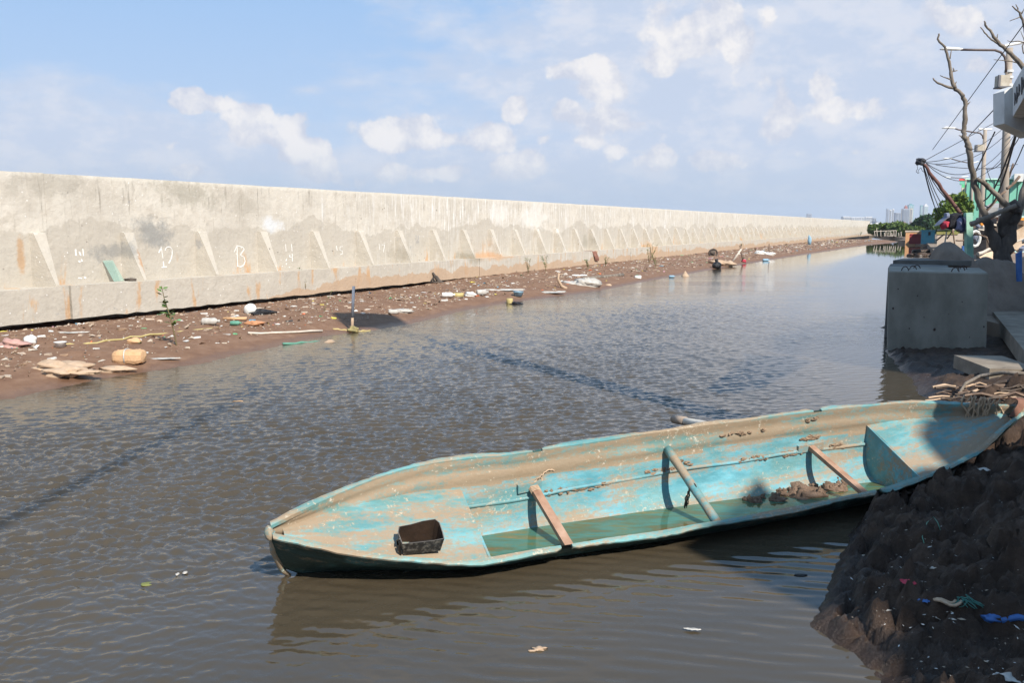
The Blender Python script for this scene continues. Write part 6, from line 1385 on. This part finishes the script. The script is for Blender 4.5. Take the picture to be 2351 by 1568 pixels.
for px, py, lb_ in ((1880+5, 1420, ''),): pass
# ================================================================ UNSEEN THINGS BESIDE THE CAMERA, placed to throw the shade
M_OCC = mat('occluder_render', [(.34, .32, .28), (.42, .4, .36)], 2, .9, .2)
def proj_h(P):   # lateral coordinate and height in the plane through the origin facing the sun
    L = Vector((-SH.y, SH.x, 0)); return P.dot(L)
def shade_wall(name, D, prof, thick, m_, label, cat, part='wall'):
    """prof: (lateral, height at distance D along the sun's bearing)"""
    L = Vector((-SH.y, SH.x, 0)); P_ = [L*a+SH*D+Vector((0, 0, z)) for a, z in prof]
    return P_, L
TE = math.tan(R(SUN_EL))
def occ(name, D, pts, thick, m_, label, cat, z0=.36):
    """a built mass at distance D towards the sun whose top edge throws its shade on the given world points"""
    L = Vector((-SH.y, SH.x, 0)); top = []
    for P in pts: P = Vector(P); a = P.dot(L); z = P.z+TE*(D-P.dot(SH)); top.append((a, z))
    base_ = [(top[-1][0], z0), (top[0][0], z0)]; poly = [L*a+SH*D+Vector((0, 0, z)) for a, z in top+base_]
    r = empty(name, poly[-1], label, cat); mb = MB(); mb.prism(poly, SH*thick); mb.build('wall', m_, r); return r
g_ = lambda px, py, z=0: unz(px, py, z)
def shell(px, py): return BM @ on_shell(px, py)
def sdeck(px, py):
    o = BMI @ Vector((0, 0, CAMZ)); d = (BMI.to_3x3() @ ray(px, py)).normalized()
    for i in range(4000):
        p = o+d*(4.5+i*.0015); t = p.x/BL+.5
        if T2 < t < 1 and p.z <= zdeck(T2, D2)+(zdeck(.985, .06)-zdeck(T2, D2))*(t-T2)/(.985-T2): return BM @ p
    return shell(px, py)
def gun(px, g=1): return BM @ bw_(t_at(px, g=g), g)
# unseen masses right of and behind the camera, outlines shaped to cast the shade
occ('house', 4.2, [g_(2070, 1640), rbank(2055, 1545), rbank(1990, 1492), rbank(2062, 1445), g_(1900, 1398), g_(1560, 1255), g_(1640, 1192, .15), shell(1690, 1158), shell(1742, 1096), shell(1795, 1150), g_(2030, 1112, .16), g_(2110, 1075, .2), g_(2140, 1088, .14), g_(2500, 1100, .3)], 3.0, M_OCC, 'unseen house mass beside the camera, its outline shaped to throw the shade', 'house')
occ('house', 6.0, [sdeck(2162, 1066), sdeck(2106, 1000), shell(2118, 962), shell(2226, 965), shell(2262, 985), gun(2335, -1)-Vector((0, 0, .06)), gun(2335, -1)+Vector((.9, -.5, -.1))], 2.0, M_OCC, 'unseen mass added beside the camera to shade the stern of the canoe', 'shed')  # added block, out of view, outline traced from the stern's shade
occ('house', 8.0, [(5.3, 11.4, 0), (5.0, 11.4, 1.9), (5.6, 13.1, 2.0), (7.2, 15.2, 2.1), (9.5, 16.5, 2.4), (13, 15, 2.6)], 4.0, M_OCC, 'unseen tall house mass on the near bank, shaped to shade the concrete block', 'house')
# pole behind the camera with wires; its long shadow crosses the canal
t_ = unz(862, 746); Dp = 14.0; base_ = t_+SH*Dp-Vector((.06, .03, 0)); base_.z = .3; hP = Dp*TE
pr = empty('utility_pole', base_, 'tall concrete utility pole standing beside the camera on the near bank', 'utility pole', 'poles along the right bank')
mb = MB(); mb.tube([base_, base_+Vector((0, 0, hP))], [.23, .15], 16); mb.build('pole', M_POLE, pr, smooth=True)
top_ = base_+Vector((0, 0, hP)); mb = MB(); mb.box(top_+Vector((0, 0, -.2)), (1.3, .9, .5), .4); mb.build('transformer', M_BOXD, pr)
w0_ = unz(0, 1150); w0_.z = 0; dirw = (w0_-t_).normalized()
mb = MB(); q = top_+dirw*22; mb.tube([top_.lerp(q, i/16)+Vector((0, 0, -.9*4*(i/16)*(1-i/16))) for i in range(17)], .042, 6); mb.build('cable_bundle', M_WIRE, pr)

# ---- the air
M_HAZE = bpy.data.materials.new('haze_air'); M_HAZE.use_nodes = True; N = NT(M_HAZE.node_tree); N.n.clear()
pv = N.new('ShaderNodeVolumePrincipled'); pv.inputs['Color'].default_value = (.80, .88, 1, 1); pv.inputs['Density'].default_value = .00022; pv.inputs['Anisotropy'].default_value = .1
o = N.new('ShaderNodeOutputMaterial'); N.l.new(pv.outputs[0], o.inputs['Volume'])
mb = MB(); mb.box((0, 1900, 44), (9000, 4800, 92)); mb.build('haze', M_HAZE, kind='stuff', org=(0, 0, 0))
